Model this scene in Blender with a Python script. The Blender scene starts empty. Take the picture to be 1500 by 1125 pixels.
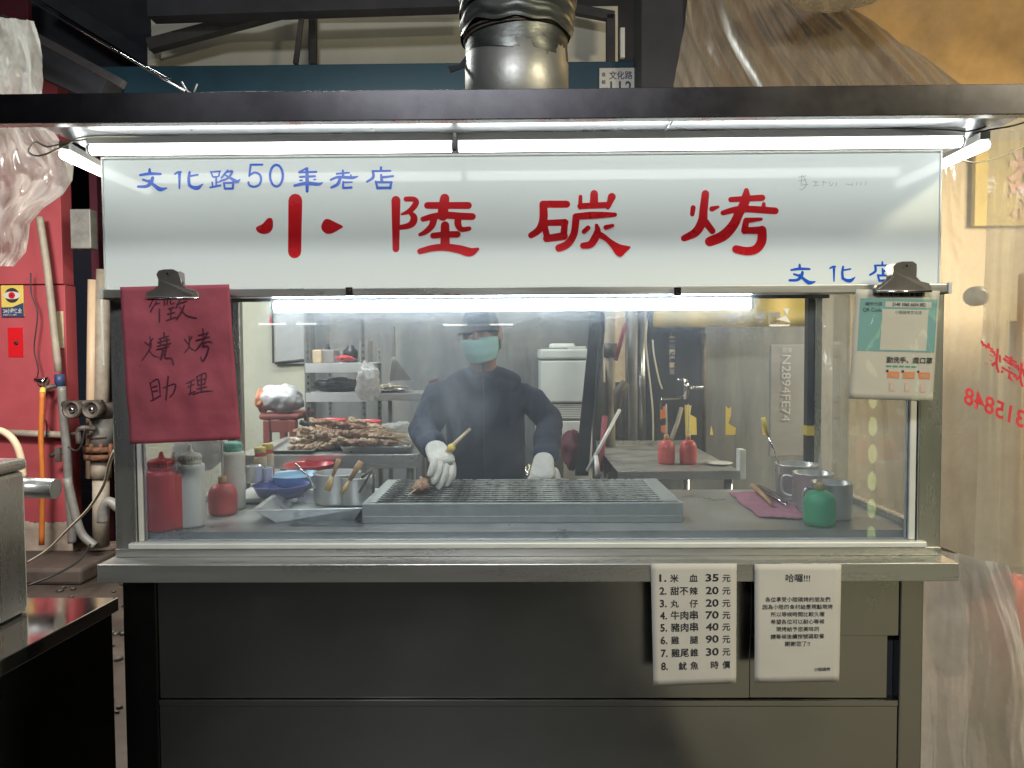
import bpy, bmesh, math, random
from mathutils import Vector, Matrix, noise
from math import radians, sin, cos, pi
random.seed(11)
S = bpy.context.scene
COL = S.collection

# ------------------------------------------------------------------ camera
F = 1083.0                      # focal length in pixels of the 1500 px wide photograph
CAM = Vector((0, 0, 1.37))
R = (Matrix.Rotation(radians(0.7), 3, 'Z') @ Matrix.Rotation(radians(90 - 2.3), 3, 'X') @ Matrix.Rotation(radians(-0.33), 3, 'Z'))
cd = bpy.data.cameras.new('camera')
cd.sensor_width = 36; cd.lens = 36 * F / 1500; cd.clip_start = 0.05; cd.clip_end = 200
cam = bpy.data.objects.new('camera', cd); COL.objects.link(cam)
cam.matrix_world = Matrix.Translation(CAM) @ R.to_4x4()
S.camera = cam

def ray(px, py):
    return R @ Vector(((px - 750) / F, -(py - 562.5) / F, -1))
def at(px, py, Y):              # the point of the vertical plane y = Y seen at that pixel
    d = ray(px, py); return CAM + d * (Y / d.y)
def atz(px, py, z):             # the point of the horizontal plane z seen at that pixel
    d = ray(px, py); return CAM + d * ((z - CAM.z) / d.z)

# ------------------------------------------------------------------ world, exposure
w = bpy.data.worlds.new('World'); S.world = w; w.use_nodes = True
nt = w.node_tree; bg = nt.nodes['Background']
sky = nt.nodes.new('ShaderNodeTexSky'); sky.sky_type = 'NISHITA'; sky.sun_disc = False
sky.sun_elevation = radians(-3); sky.sun_rotation = radians(200)
add = nt.nodes.new('ShaderNodeVectorMath'); add.operation = 'ADD'; add.inputs[1].default_value = (0.10, 0.12, 0.17)
nt.links.new(sky.outputs[0], add.inputs[0]); nt.links.new(add.outputs[0], bg.inputs[0]); bg.inputs[1].default_value = 0.10
S.view_settings.view_transform = 'Standard'; S.view_settings.look = 'None'
S.view_settings.exposure = 0.15; S.view_settings.gamma = 1.0
S.cycles.max_bounces = 10; S.cycles.transparent_max_bounces = 32; S.cycles.glossy_bounces = 6
S.cycles.diffuse_bounces = 4; S.cycles.transmission_bounces = 8; S.cycles.volume_bounces = 0
S.cycles.sample_clamp_indirect = 4.0; S.cycles.use_denoising = True
S.cycles.caustics_reflective = False; S.cycles.caustics_refractive = False
S.cycles.volume_step_rate = 2.0

TUBE_L = 7.5                    # radiance of the fluorescent tubes
def area_lamp(name, loc, size, power, color, aim, size_y=None):
    l = bpy.data.lights.new(name, 'AREA'); l.energy = power; l.color = color; l.size = size
    if size_y: l.shape = 'RECTANGLE'; l.size_y = size_y
    o = bpy.data.objects.new(name, l); COL.objects.link(o); o.location = loc
    o.rotation_euler = (Vector(aim) - Vector(loc)).to_track_quat('-Z', 'Y').to_euler()
    return o
area_lamp('street_light_cool', (-0.6, -2.6, 4.3), 1.6, 115, (0.93, 0.97, 1.0), (0, 1.7, 1.2), 0.5)
area_lamp('street_light_yellow', (2.7, -0.6, 3.3), 0.5, 95, (1.0, 0.90, 0.60), (1.8, 0.8, 0.2))
area_lamp('shop_ceiling_light', (-0.9, 3.3, 3.0), 1.2, 50, (0.95, 1.0, 0.93), (-0.9, 3.6, 0), 0.3)
area_lamp('left_alley_light', (-2.5, 2.7, 2.45), 0.5, 80, (1.0, 0.95, 0.90), (-2.9, 3.6, 0.0))
area_lamp('tarp_lamp_warm', (3.6, 5.4, 4.6), 1.6, 30, (1.0, 0.68, 0.28), (2.3, 3.0, 2.5))
area_lamp('neighbour_stall_light', (2.95, 3.1, 2.2), 0.5, 95, (1.0, 0.86, 0.62), (2.4, 4.7, 0.9))
area_lamp('facade_light', (-0.7, 3.2, 2.3), 0.8, 12, (1.0, 0.95, 0.8), (-0.9, 4.8, 3.6))

# ------------------------------------------------------------------ materials
MAT = {}
def pbr(name, col, rough=0.5, metal=0.0, amt=0.12, scale=6.0, ramt=0.1, bump=0.0, bscale=60.0, stretch=(1, 1, 1),
        spec=0.5, trans=0.0, col2=None, sss=0.0, emit=0.0, alpha=1.0):
    m = bpy.data.materials.new(name); m.use_nodes = True; t = m.node_tree; p = t.nodes['Principled BSDF']
    N = t.nodes.new; L = t.links.new
    tc = N('ShaderNodeTexCoord'); mp = N('ShaderNodeMapping'); mp.inputs['Scale'].default_value = stretch
    L(tc.outputs['Object'], mp.inputs[0])
    nz = N('ShaderNodeTexNoise'); nz.inputs['Scale'].default_value = scale; nz.inputs['Detail'].default_value = 6
    nz.inputs['Roughness'].default_value = 0.65
    L(mp.outputs[0], nz.inputs['Vector'])
    mr = N('ShaderNodeMapRange'); mr.inputs[1].default_value = 0.3; mr.inputs[2].default_value = 0.7
    L(nz.outputs['Fac'], mr.inputs[0])
    mx = N('ShaderNodeMix'); mx.data_type = 'RGBA'
    a = tuple(max(0, c * (1 - amt)) for c in col) if col2 is None else col
    b = tuple(min(1, c * (1 + amt)) for c in col) if col2 is None else col2
    mx.inputs[6].default_value = (*a, 1); mx.inputs[7].default_value = (*b, 1)
    L(mr.outputs[0], mx.inputs[0]); L(mx.outputs[2], p.inputs['Base Color'])
    rr = N('ShaderNodeMapRange'); rr.inputs[3].default_value = max(0.02, rough - ramt); rr.inputs[4].default_value = min(1, rough + ramt)
    L(nz.outputs['Fac'], rr.inputs[0]); rr.inputs[1].default_value = 0.3; rr.inputs[2].default_value = 0.7
    L(rr.outputs[0], p.inputs['Roughness'])
    p.inputs['Metallic'].default_value = metal; p.inputs['Specular IOR Level'].default_value = spec
    if trans: p.inputs['Transmission Weight'].default_value = trans
    if sss:
        p.inputs['Subsurface Weight'].default_value = sss; p.inputs['Subsurface Radius'].default_value = (0.02, 0.012, 0.008)
    if emit:
        p.inputs['Emission Color'].default_value = (*col, 1); p.inputs['Emission Strength'].default_value = emit
    if alpha < 1: p.inputs['Alpha'].default_value = alpha
    if bump:
        n2 = N('ShaderNodeTexNoise'); n2.inputs['Scale'].default_value = bscale; n2.inputs['Detail'].default_value = 5
        L(mp.outputs[0], n2.inputs['Vector'])
        bp = N('ShaderNodeBump'); bp.inputs['Strength'].default_value = bump; bp.inputs['Distance'].default_value = 0.01
        L(n2.outputs['Fac'], bp.inputs['Height']); L(bp.outputs[0], p.inputs['Normal'])
    MAT[name] = m; return m

def film(name, col, clear=0.7, gloss=0.25, rough=0.12, nscale=3.0, namt=0.3, ior=1.45, bump=0.0, bscale=14, stretch=(1, 1, 1), thin=0.5, speck=0.0):
    """clear sheet: Transparent mixed with a dusty translucent/diffuse film and a fresnel gloss"""
    m = bpy.data.materials.new(name); m.use_nodes = True; t = m.node_tree; t.nodes.clear()
    N = t.nodes.new; L = t.links.new
    out = N('ShaderNodeOutputMaterial'); tr = N('ShaderNodeBsdfTransparent')
    tr.inputs[0].default_value = (*[min(1, 0.75 + 0.25 * c) for c in col], 1)
    df = N('ShaderNodeBsdfDiffuse'); df.inputs[0].default_value = (*col, 1)
    tl = N('ShaderNodeBsdfTranslucent'); tl.inputs[0].default_value = (*col, 1)
    gl = N('ShaderNodeBsdfGlossy'); gl.inputs['Roughness'].default_value = rough
    m1 = N('ShaderNodeMixShader'); m1.inputs[0].default_value = thin; L(df.outputs[0], m1.inputs[1]); L(tl.outputs[0], m1.inputs[2])
    tc = N('ShaderNodeTexCoord'); mp = N('ShaderNodeMapping'); mp.inputs['Scale'].default_value = stretch; L(tc.outputs['Object'], mp.inputs[0])
    nz = N('ShaderNodeTexNoise'); nz.inputs['Scale'].default_value = nscale; nz.inputs['Detail'].default_value = 8; nz.inputs['Roughness'].default_value = 0.7
    L(mp.outputs[0], nz.inputs['Vector'])
    mr = N('ShaderNodeMapRange'); mr.inputs[1].default_value = 0.25; mr.inputs[2].default_value = 0.75
    mr.inputs[3].default_value = clear - namt * (1 - clear); mr.inputs[4].default_value = clear + namt * (1 - clear)
    mr.inputs[3].default_value, mr.inputs[4].default_value = mr.inputs[4].default_value, mr.inputs[3].default_value
    L(nz.outputs['Fac'], mr.inputs[0])
    fac = mr.outputs[0]
    if speck:
        vo = N('ShaderNodeTexVoronoi'); vo.inputs['Scale'].default_value = 75; L(tc.outputs['Object'], vo.inputs['Vector'])
        n3 = N('ShaderNodeTexNoise'); n3.inputs['Scale'].default_value = 6; L(tc.outputs['Object'], n3.inputs['Vector'])
        r3 = N('ShaderNodeMapRange'); r3.inputs[1].default_value = .35; r3.inputs[2].default_value = .75; r3.inputs[3].default_value = .0; r3.inputs[4].default_value = .16; L(n3.outputs['Fac'], r3.inputs[0])
        lt = N('ShaderNodeMath'); lt.operation = 'LESS_THAN'; L(vo.outputs['Distance'], lt.inputs[0]); L(r3.outputs[0], lt.inputs[1])
        ms = N('ShaderNodeMath'); ms.operation = 'MULTIPLY'; ms.inputs[1].default_value = speck; L(lt.outputs[0], ms.inputs[0])
        sb_ = N('ShaderNodeMath'); sb_.operation = 'SUBTRACT'; L(mr.outputs[0], sb_.inputs[0]); L(ms.outputs[0], sb_.inputs[1]); fac = sb_.outputs[0]
    m2 = N('ShaderNodeMixShader'); L(fac, m2.inputs[0]); L(m1.outputs[0], m2.inputs[1]); L(tr.outputs[0], m2.inputs[2])
    fr = N('ShaderNodeFresnel'); fr.inputs[0].default_value = ior
    mu = N('ShaderNodeMath'); mu.operation = 'MULTIPLY'; mu.inputs[1].default_value = gloss * 4; L(fr.outputs[0], mu.inputs[0])
    cl = N('ShaderNodeClamp'); cl.inputs['Max'].default_value = 1.0 if speck else .20; L(mu.outputs[0], cl.inputs[0])
    m3 = N('ShaderNodeMixShader'); L(cl.outputs[0], m3.inputs[0]); L(m2.outputs[0], m3.inputs[1]); L(gl.outputs[0], m3.inputs[2])
    if bump:
        n2 = N('ShaderNodeTexNoise'); n2.inputs['Scale'].default_value = bscale; n2.inputs['Detail'].default_value = 4; n2.inputs['Distortion'].default_value = 1.2
        L(mp.outputs[0], n2.inputs['Vector'])
        bp = N('ShaderNodeBump'); bp.inputs['Strength'].default_value = bump; bp.inputs['Distance'].default_value = 0.02
        L(n2.outputs['Fac'], bp.inputs['Height'])
        for n in (gl, df, fr): L(bp.outputs[0], n.inputs['Normal'])
    L(m3.outputs[0], out.inputs[0]); MAT[name] = m; return m

def emi(name, col, s):
    m = bpy.data.materials.new(name); m.use_nodes = True; t = m.node_tree; t.nodes.clear()
    e = t.nodes.new('ShaderNodeEmission'); e.inputs[0].default_value = (*col, 1); e.inputs[1].default_value = s
    o = t.nodes.new('ShaderNodeOutputMaterial'); t.links.new(e.outputs[0], o.inputs[0]); MAT[name] = m; return m

pbr('steel', (0.62, 0.62, 0.595), 0.28, 0.88, 0.06, 2.0, 0.06, 0.0, 40, (8, 8, 1))
pbr('steel_h', (0.60, 0.60, 0.58), 0.30, 0.86, 0.10, 2.2, 0.10, 0.02, 30, (0.6, 6, 6))
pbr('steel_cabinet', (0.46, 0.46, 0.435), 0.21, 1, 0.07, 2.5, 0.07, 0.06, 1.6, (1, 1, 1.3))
pbr('mug_steel', (0.5, 0.5, 0.48), 0.3, 0.95, 0.08, 8, 0.1)
pbr('steel_dark', (0.33, 0.34, 0.34), 0.32, 1, 0.15, 3.0, 0.1, 0.02, 30)
pbr('fascia', (0.10, 0.095, 0.105), 0.26, 1, 0.12, 3.0, 0.06)
pbr('steel_soffit', (0.74, 0.76, 0.78), 0.30, 0.6, 0.04, 2.0, 0.05, 0.06, 3.0, (1, 3, 3))
pbr('steel_work', (0.42, 0.42, 0.39), 0.36, 0.55, 0.22, 7.0, 0.12, 0.05, 90)
pbr('steel_pot', (0.64, 0.64, 0.61), 0.32, 0.72, 0.08, 8, 0.1, 0.02, 40, (1, 1, 0.3))
pbr('grill_steel', (0.42, 0.44, 0.41), 0.45, 0.35, 0.12, 20, 0.1, 0.04, 120)
pbr('grill_bar', (0.55, 0.55, 0.48), 0.4, 0.5, col2=(0.06, 0.055, 0.045), scale=16, ramt=0.15, bump=0.3, bscale=120)
pbr('ember', (0.025, 0.023, 0.022), 0.95, 0, 0.4, 40, bump=0.6)
pbr('duct', (0.40, 0.40, 0.38), 0.46, 0.75, col2=(0.30, 0.29, 0.28), scale=5, ramt=0.12, bump=0.12, bscale=22)
pbr('duct_foil', (0.20, 0.21, 0.20), 0.45, 0.75, col2=(0.05, 0.05, 0.05), scale=8, ramt=0.12, bump=0.35, bscale=14, stretch=(1, 1, 3))
pbr('acrylic', (0.56, 0.60, 0.58), 0.08, 0, 0.02, 3, 0.03, spec=0.30, emit=0.27)   # white sign front; a faint glow is added to even its brightness
pbr('sign_red', (0.62, 0.012, 0.018), 0.3, 0, 0.04, 3)
pbr('sign_blue', (0.012, 0.10, 0.58), 0.3, 0, 0.04, 3)
pbr('pen_grey', (0.34, 0.40, 0.42), 0.5, 0, 0.2, 60)
pbr('aluminium', (0.66, 0.66, 0.64), 0.35, 1, 0.05, 8, 0.06)
pbr('alu_white', (0.72, 0.73, 0.70), 0.45, 0.2, 0.06, 8)
pbr('lamp_body', (0.55, 0.54, 0.52), 0.5, 0, 0.05, 8)
emi('tube_light', (0.96, 1.0, 0.99), TUBE_L); emi('tube_light_inner', (0.94, 1.0, 1.0), TUBE_L * 3.8)
pbr('paper_red', (0.31, 0.06, 0.09), 0.8, 0, 0.2, 7, 0.05, 0.45, 11)
pbr('paper_white', (0.56, 0.535, 0.49), 0.75, 0, 0.05, 5, 0.05, 0.15, 5)
pbr('ink', (0.025, 0.025, 0.03), 0.6, 0, 0.2, 20)
pbr('ink_brush', (0.06, 0.012, 0.03), 0.6, 0, 0.2, 20)
pbr('print_teal', (0.16, 0.36, 0.38), 0.5, 0, 0.04, 3)
pbr('print_orange', (0.72, 0.25, 0.10), 0.5, 0, 0.04, 3)
pbr('print_green', (0.05, 0.30, 0.22), 0.5, 0, 0.04, 3)
pbr('print_pink', (0.75, 0.42, 0.36), 0.5, 0, 0.04, 3)
pbr('clip_steel', (0.30, 0.28, 0.27), 0.38, 0.7, 0.15, 14, 0.1)
pbr('plastic_red', (0.56, 0.03, 0.035), 0.38, 0, 0.14, 12, 0.1, sss=0.1)
pbr('plastic_red2', (0.66, 0.05, 0.03), 0.36, 0, 0.08, 12, 0.1, sss=0.1)
pbr('plastic_coral', (0.62, 0.10, 0.085), 0.42, 0, 0.1, 14, 0.1, sss=0.1)
pbr('plastic_white', (0.82, 0.79, 0.68), 0.4, 0, 0.06, 8, 0.1, sss=0.15)
pbr('plastic_mint', (0.25, 0.60, 0.47), 0.4, 0, 0.05, 8)
pbr('plastic_green', (0.07, 0.46, 0.22), 0.4, 0, 0.08, 14, 0.1, sss=0.1)
pbr('plastic_tan', (0.55, 0.36, 0.14), 0.45, 0, 0.1, 10)
pbr('plastic_clear', (0.72, 0.70, 0.64), 0.3, 0, 0.05, 8, alpha=0.55)
pbr('plastic_blue', (0.33, 0.56, 0.74), 0.38, 0, 0.05, 6, sss=0.1)
pbr('plastic_violet', (0.22, 0.25, 0.60), 0.38, 0, 0.06, 6)
pbr('basin_red', (0.60, 0.05, 0.06), 0.35, 0, 0.06, 6)
pbr('yellow', (0.66, 0.50, 0.10), 0.5, 0, 0.08, 8)
pbr('label_cream', (0.62, 0.48, 0.30), 0.6, 0, 0.2, 30)
pbr('wood', (0.42, 0.25, 0.12), 0.6, 0, 0.35, 14, 0.1, 0.2, 40, (1, 1, 0.2))
pbr('bamboo', (0.60, 0.47, 0.27), 0.6, 0, 0.2, 30)
pbr('meat', (0.42, 0.23, 0.12), 0.5, 0, col2=(0.16, 0.075, 0.04), scale=50, bump=0.8, bscale=90)
pbr('meat_pale', (0.60, 0.46, 0.30), 0.55, 0, col2=(0.32, 0.19, 0.10), scale=45, bump=0.8, bscale=90)
pbr('cloth_pink', (0.40, 0.17, 0.22), 0.9, 0, 0.2, 30, 0.05, 0.5, 160)
pbr('noodle', (0.60, 0.52, 0.38), 0.6, 0, 0.2, 40, bump=0.6, bscale=60)
pbr('shirt', (0.022, 0.032, 0.060), 0.85, 0, 0.35, 8, 0.05, 0.35, 18)
pbr('skin', (0.42, 0.24, 0.16), 0.5, 0, 0.08, 20, sss=0.1)
pbr('hair', (0.012, 0.011, 0.012), 0.6, 0, 0.3, 60)
pbr('glove', (0.70, 0.67, 0.58), 0.9, 0, 0.1, 30, 0.05, 0.5, 120)
pbr('mask', (0.42, 0.66, 0.58), 0.8, 0, 0.06, 12, 0.05, 0.2, 30)
pbr('wall_red', (0.40, 0.065, 0.075), 0.7, 0, 0.14, 2.2, 0.1, 0.12, 8)
pbr('wall_maroon', (0.10, 0.012, 0.025), 0.75, 0, 0.25, 3)
pbr('concrete', (0.36, 0.28, 0.22), 0.9, 0, 0.3, 6, 0.05, 0.5, 18)
pbr('wall_sage', (0.40, 0.40, 0.31), 0.85, 0, 0.08, 2.5, 0.05, 0.1, 12)
pbr('wall_grey', (0.19, 0.20, 0.19), 0.8, 0, 0.2, 3, 0.05, 0.1, 8)
pbr('wall_stain', (0.10, 0.105, 0.11), 0.7, 0, col2=(0.22, 0.22, 0.20), scale=4, bump=0.1, bscale=20, stretch=(2.2, 1, .35))
pbr('wall_cream', (0.62, 0.60, 0.50), 0.85, 0, 0.10, 1.4, 0.05, 0.1, 6)
pbr('wall_beige', (0.50, 0.42, 0.30), 0.8, 0, 0.14, 3, 0.05, 0.15, 8)
pbr('wall_dark', (0.03, 0.032, 0.04), 0.8, 0, 0.4, 4)
pbr('beam_blue', (0.005, 0.034, 0.058), 0.55, 0, 0.3, 1.6, 0.1)
pbr('truss', (0.045, 0.042, 0.045), 0.7, 0.0, 0.3, 10)
pbr('ground', (0.060, 0.045, 0.036), 0.55, 0, 0.6, 1.6, 0.25, 0.5, 12)
pbr('bounce_ground', (0.17, 0.16, 0.135), 0.7, 0, 0.25, 3, 0.1, 0.3, 30)
pbr('road', (0.016, 0.016, 0.015), 0.5, 0, 0.3, 1.5, 0.2, 0.4, 40)
pbr('pipe_pvc', (0.34, 0.29, 0.22), 0.6, 0, 0.25, 14, 0.1, 0.1, 40)
pbr('pipe_grey', (0.21, 0.20, 0.18), 0.5, 0.1, 0.25, 14)
pbr('iron', (0.12, 0.10, 0.085), 0.6, 0.5, 0.4, 20, 0.1, 0.4, 50)
pbr('rust', (0.17, 0.075, 0.04), 0.8, 0.2, 0.5, 30, 0.1, 0.6, 60)
pbr('hose_orange', (0.55, 0.16, 0.03), 0.5, 0, 0.08, 10)
pbr('hose_cream', (0.62, 0.46, 0.30), 0.5, 0, 0.08, 10)
pbr('cable_white', (0.66, 0.60, 0.45), 0.5, 0, 0.08, 10)
pbr('cable_black', (0.02, 0.02, 0.02), 0.5, 0, 0.2, 10)
pbr('chrome', (0.75, 0.75, 0.74), 0.12, 1, 0.05, 10)
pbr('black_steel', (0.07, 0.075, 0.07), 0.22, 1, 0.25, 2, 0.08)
pbr('table_top', (0.55, 0.55, 0.54), 0.10, 1, 0.05, 3, 0.05)
pbr('freezer', (0.56, 0.60, 0.57), 0.4, 0, 0.03, 4)
pbr('board_pale', (0.30, 0.31, 0.30), 0.6, 0, 0.1, 4)
pbr('board_grey', (0.30, 0.29, 0.27), 0.6, 0, 0.15, 4)
pbr('banner_yellow', (0.50, 0.38, 0.11), 0.6, 0, 0.12, 4)
pbr('navy_print', (0.03, 0.05, 0.12), 0.5, 0, 0.1, 6)
pbr('bag_white', (0.66, 0.66, 0.66), 0.35, 0, 0.10, 20, alpha=0.9)
pbr('bag_orange', (0.62, 0.24, 0.12), 0.5, 0, 0.12, 20)
pbr('amber_tarp', (0.52, 0.36, 0.17), 0.5, 0, 0.25, 4, 0.1, 0.25, 14)
pbr('plastic_stool', (0.30, 0.08, 0.06), 0.5, 0, 0.1, 10)
pbr('pane_glow_print', (0.45, 0.42, 0.38), 0.6)
t = MAT['grill_bar'].node_tree           # soot is thickest where the skewers are grilled
nz_ = [n for n in t.nodes if n.type == 'TEX_NOISE'][0]; mr_ = [n for n in t.nodes if n.type == 'MAP_RANGE'][0]
sx_ = t.nodes.new('ShaderNodeSeparateXYZ'); tc_n = [n for n in t.nodes if n.type == 'TEX_COORD'][0]; t.links.new(tc_n.outputs['Object'], sx_.inputs[0])
ma_ = t.nodes.new('ShaderNodeMath'); ma_.operation = 'MULTIPLY_ADD'; ma_.inputs[1].default_value = -.55; t.links.new(sx_.outputs[0], ma_.inputs[0]); t.links.new(nz_.outputs['Fac'], ma_.inputs[2])
t.links.new(ma_.outputs[0], mr_.inputs[0])
# amber tarp and drape let light through
for nm, c in (('amber_tarp', (0.80, 0.48, 0.15)),):
    t = MAT[nm].node_tree; p = t.nodes['Principled BSDF']; tl = t.nodes.new('ShaderNodeBsdfTranslucent'); mx = t.nodes.new('ShaderNodeMixShader')
    out = [n for n in t.nodes if n.type == 'OUTPUT_MATERIAL'][0]
    t.links.new(p.inputs['Base Color'].links[0].from_socket, tl.inputs[0]); mx.inputs[0].default_value = 0.6
    t.links.new(p.outputs[0], mx.inputs[1]); t.links.new(tl.outputs[0], mx.inputs[2]); t.links.new(mx.outputs[0], out.inputs[0])
film('glass', (0.74, 0.84, 0.95), 0.905, 0.25, 0.0, 5, 0.5, 1.45, speck=.16)
film('glass_side', (0.80, 0.80, 0.72), 0.93, 0.2, 0.02, 3, 0.5, 1.4, 0.05, 4)
film('curtain', (0.84, 0.79, 0.66), 0.54, 0.24, 0.08, 7, 0.16, 1.45, 0.35, 6)
film('bag_film', (0.84, 0.82, 0.78), 0.30, 0.14, 0.2, 5, 0.25, 1.4, 0.14, 7)
film('bag_thin', (0.82, 0.82, 0.80), 0.35, 0.35, 0.15, 20, 0.4, 1.45, 0.8, 40)
film('drape', (0.44, 0.37, 0.30), 0.22, 0.12, 0.34, 5, 0.4, 1.4, 0.1, 5, (3, 3, 0.25), 0.5)
pbr('ink_red', (0.66, 0.04, 0.05), 0.6, 0, 0.2, 30)

# ------------------------------------------------------------------ mesh helpers
ORG = {}
def V(*a): return Vector(a)
class MB:
    def __init__(s): s.v = []; s.f = []; s.mi = []; s.cur = 0; s.sm = []; s.smooth = False
    def face(s, idx): s.f.append(tuple(idx)); s.mi.append(s.cur); s.sm.append(s.smooth)
    def add(s, vs, fs):
        b = len(s.v); s.v += [Vector(x) for x in vs]
        for f in fs: s.face([b + i for i in f])
        return s
    def box(s, x0, x1, y0, y1, z0, z1, M=None):
        vs = [Vector((x, y, z)) for x in (x0, x1) for y in (y0, y1) for z in (z0, z1)]
        if M is not None: vs = [M @ v for v in vs]
        return s.add(vs, [(0, 1, 3, 2), (4, 6, 7, 5), (0, 4, 5, 1), (2, 3, 7, 6), (0, 2, 6, 4), (1, 5, 7, 3)])
    def hexa(s, a, b, c, d, dep):     # quad a b c d pushed along dep
        vs = [a, b, c, d] + [Vector(p) + Vector(dep) for p in (a, b, c, d)]
        return s.add(vs, [(0, 1, 2, 3), (7, 6, 5, 4), (0, 4, 5, 1), (1, 5, 6, 2), (2, 6, 7, 3), (3, 7, 4, 0)])
    def tube(s, pts, r, n=10, caps=True, flat=1.0):
        pts = [Vector(p) for p in pts]; k = len(pts); rs = r if isinstance(r, (list, tuple)) else [r] * k
        prev = None; b = len(s.v); sm = s.smooth; s.smooth = True
        for i, p in enumerate(pts):
            d = (pts[min(i + 1, k - 1)] - pts[max(i - 1, 0)]).normalized()
            if prev is None:
                up = Vector((0, 0, 1)) if abs(d.z) < 0.9 else Vector((0, 1, 0))
                prev = up.cross(d).normalized()
            u = (prev - d * prev.dot(d)).normalized(); v2 = d.cross(u); prev = u
            for j in range(n):
                a = 2 * pi * j / n; s.v.append(p + (u * cos(a) + v2 * sin(a) * flat) * rs[i])
        for i in range(k - 1):
            for j in range(n):
                s.face((b + i * n + j, b + i * n + (j + 1) % n, b + (i + 1) * n + (j + 1) % n, b + (i + 1) * n + j))
        s.smooth = False
        if caps:
            s.face([b + j for j in range(n)][::-1]); s.face([b + (k - 1) * n + j for j in range(n)])
        s.smooth = sm
        return s
    def cyl(s, a, b, r, n=16, caps=True): return s.tube([a, b], r, n, caps)
    def lathe(s, c, prof, n=28, sx=1.0, sy=1.0, M=None, hard=()):
        c = Vector(c); b = len(s.v); sm = s.smooth; s.smooth = True
        for r, z in prof:
            for j in range(n):
                a = 2 * pi * j / n; p = Vector((r * cos(a) * sx, r * sin(a) * sy, z))
                s.v.append(c + (M @ p if M is not None else p))
        for i in range(len(prof) - 1):
            for j in range(n):
                s.face((b + i * n + j, b + i * n + (j + 1) % n, b + (i + 1) * n + (j + 1) % n, b + (i + 1) * n + j))
        s.smooth = False
        if prof[0][0] > 1e-4: s.face([b + j for j in range(n)][::-1])
        if prof[-1][0] > 1e-4: s.face([b + (len(prof) - 1) * n + j for j in range(n)])
        s.smooth = sm; return s
    def grid(s, fn, nu, nv, smooth=True):
        b = len(s.v); sm = s.smooth; s.smooth = smooth
        for j in range(nv + 1):
            for i in range(nu + 1): s.v.append(Vector(fn(i / nu, j / nv)))
        for j in range(nv):
            for i in range(nu):
                q = b + j * (nu + 1) + i; s.face((q, q + 1, q + nu + 2, q + nu + 1))
        s.smooth = sm; return s
    def ball(s, c, r, n=12, m=8, sc=(1, 1, 1), wob=0.0, seed=0):
        c = Vector(c)
        prof = []
        def fn(u, v):
            a = 2 * pi * u; e = pi * (v - 0.5); d = Vector((cos(e) * cos(a), cos(e) * sin(a), sin(e)))
            k = 1 + wob * noise.noise(d * 1.7 + Vector((seed * 3.1, seed * 1.3, seed)))
            return c + Vector((d.x * sc[0], d.y * sc[1], d.z * sc[2])) * r * k
        return s.grid(fn, n, m)
    def outline(s, pts):
        b = len(s.v); s.v += [Vector(p) for p in pts]; s.face(range(b, len(s.v))); return s
    def slab(s, pts, dep):   # closed outline given a thickness
        n = len(pts); dep = Vector(dep); b = len(s.v); s.v += [Vector(p) for p in pts] + [Vector(p) + dep for p in pts]
        s.face(range(b, b + n)); s.face(range(b + 2 * n - 1, b + n - 1, -1))
        for i in range(n): s.face((b + i, b + n + i, b + n + (i + 1) % n, b + (i + 1) % n))
        return s
    def mesh(s, name, mats, org):
        me = bpy.data.meshes.new(name)
        me.from_pydata([tuple(v - org) for v in s.v], [], s.f)
        for m in mats: me.materials.append(MAT[m])
        for p, i, q in zip(me.polygons, s.mi, s.sm): p.material_index = i; p.use_smooth = q
        me.validate(); bm = bmesh.new(); bm.from_mesh(me)
        bmesh.ops.remove_doubles(bm, verts=bm.verts, dist=1e-6)
        big = [f for f in bm.faces if len(f.verts) > 4]
        if big: bmesh.ops.triangulate(bm, faces=big, ngon_method='EAR_CLIP')
        bmesh.ops.recalc_face_normals(bm, faces=bm.faces); bm.to_mesh(me); bm.free()
        return me
    def build(s, name, mat, parent=None, bevel=0.0, sub=0, label=None, solid=0.0):
        mats = mat if isinstance(mat, (list, tuple)) else [mat]
        if parent is not None: org = ORG[parent.name]
        else:
            lo = Vector((min(v.x for v in s.v), min(v.y for v in s.v), min(v.z for v in s.v)))
            hi = Vector((max(v.x for v in s.v), max(v.y for v in s.v), max(v.z for v in s.v)))
            org = Vector(((lo.x + hi.x) / 2, (lo.y + hi.y) / 2, lo.z))
        me = s.mesh(name, mats, org)
        o = bpy.data.objects.new(name, me); COL.objects.link(o); ORG[o.name] = org
        if parent is not None: o.parent = parent
        else: o.location = org
        if solid:
            md = o.modifiers.new('solid', 'SOLIDIFY'); md.thickness = solid; md.offset = 0
        if bevel:
            md = o.modifiers.new('bevel', 'BEVEL'); md.width = bevel; md.segments = 2; md.limit_method = 'ANGLE'; md.harden_normals = False
        if sub:
            md = o.modifiers.new('sub', 'SUBSURF'); md.levels = sub; md.render_levels = sub
        if label: o['label'] = label
        return o
def thing(name, label, cat, base, group=None):
    o = bpy.data.objects.new(name, None); COL.objects.link(o); o.location = base; o.empty_display_size = 0.05
    ORG[o.name] = Vector(base); o['label'] = label; o['category'] = cat
    if group: o['group'] = group
    return o
def tag(o, label, cat, group=None):
    o['label'] = label; o['category'] = cat
    if group: o['group'] = group
    return o
def struct(o): o['kind'] = 'structure'; return o
def clone(src, name, parent, offset=(0, 0, 0), M=None):      # a further piece sharing its mesh
    o = src.copy(); o.name = name; COL.objects.link(o); o.parent = parent; ORG[o.name] = ORG[parent.name]
    o.location = Vector(src.location) + Vector(offset)
    if M is not None: o.rotation_euler = M
    return o
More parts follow.
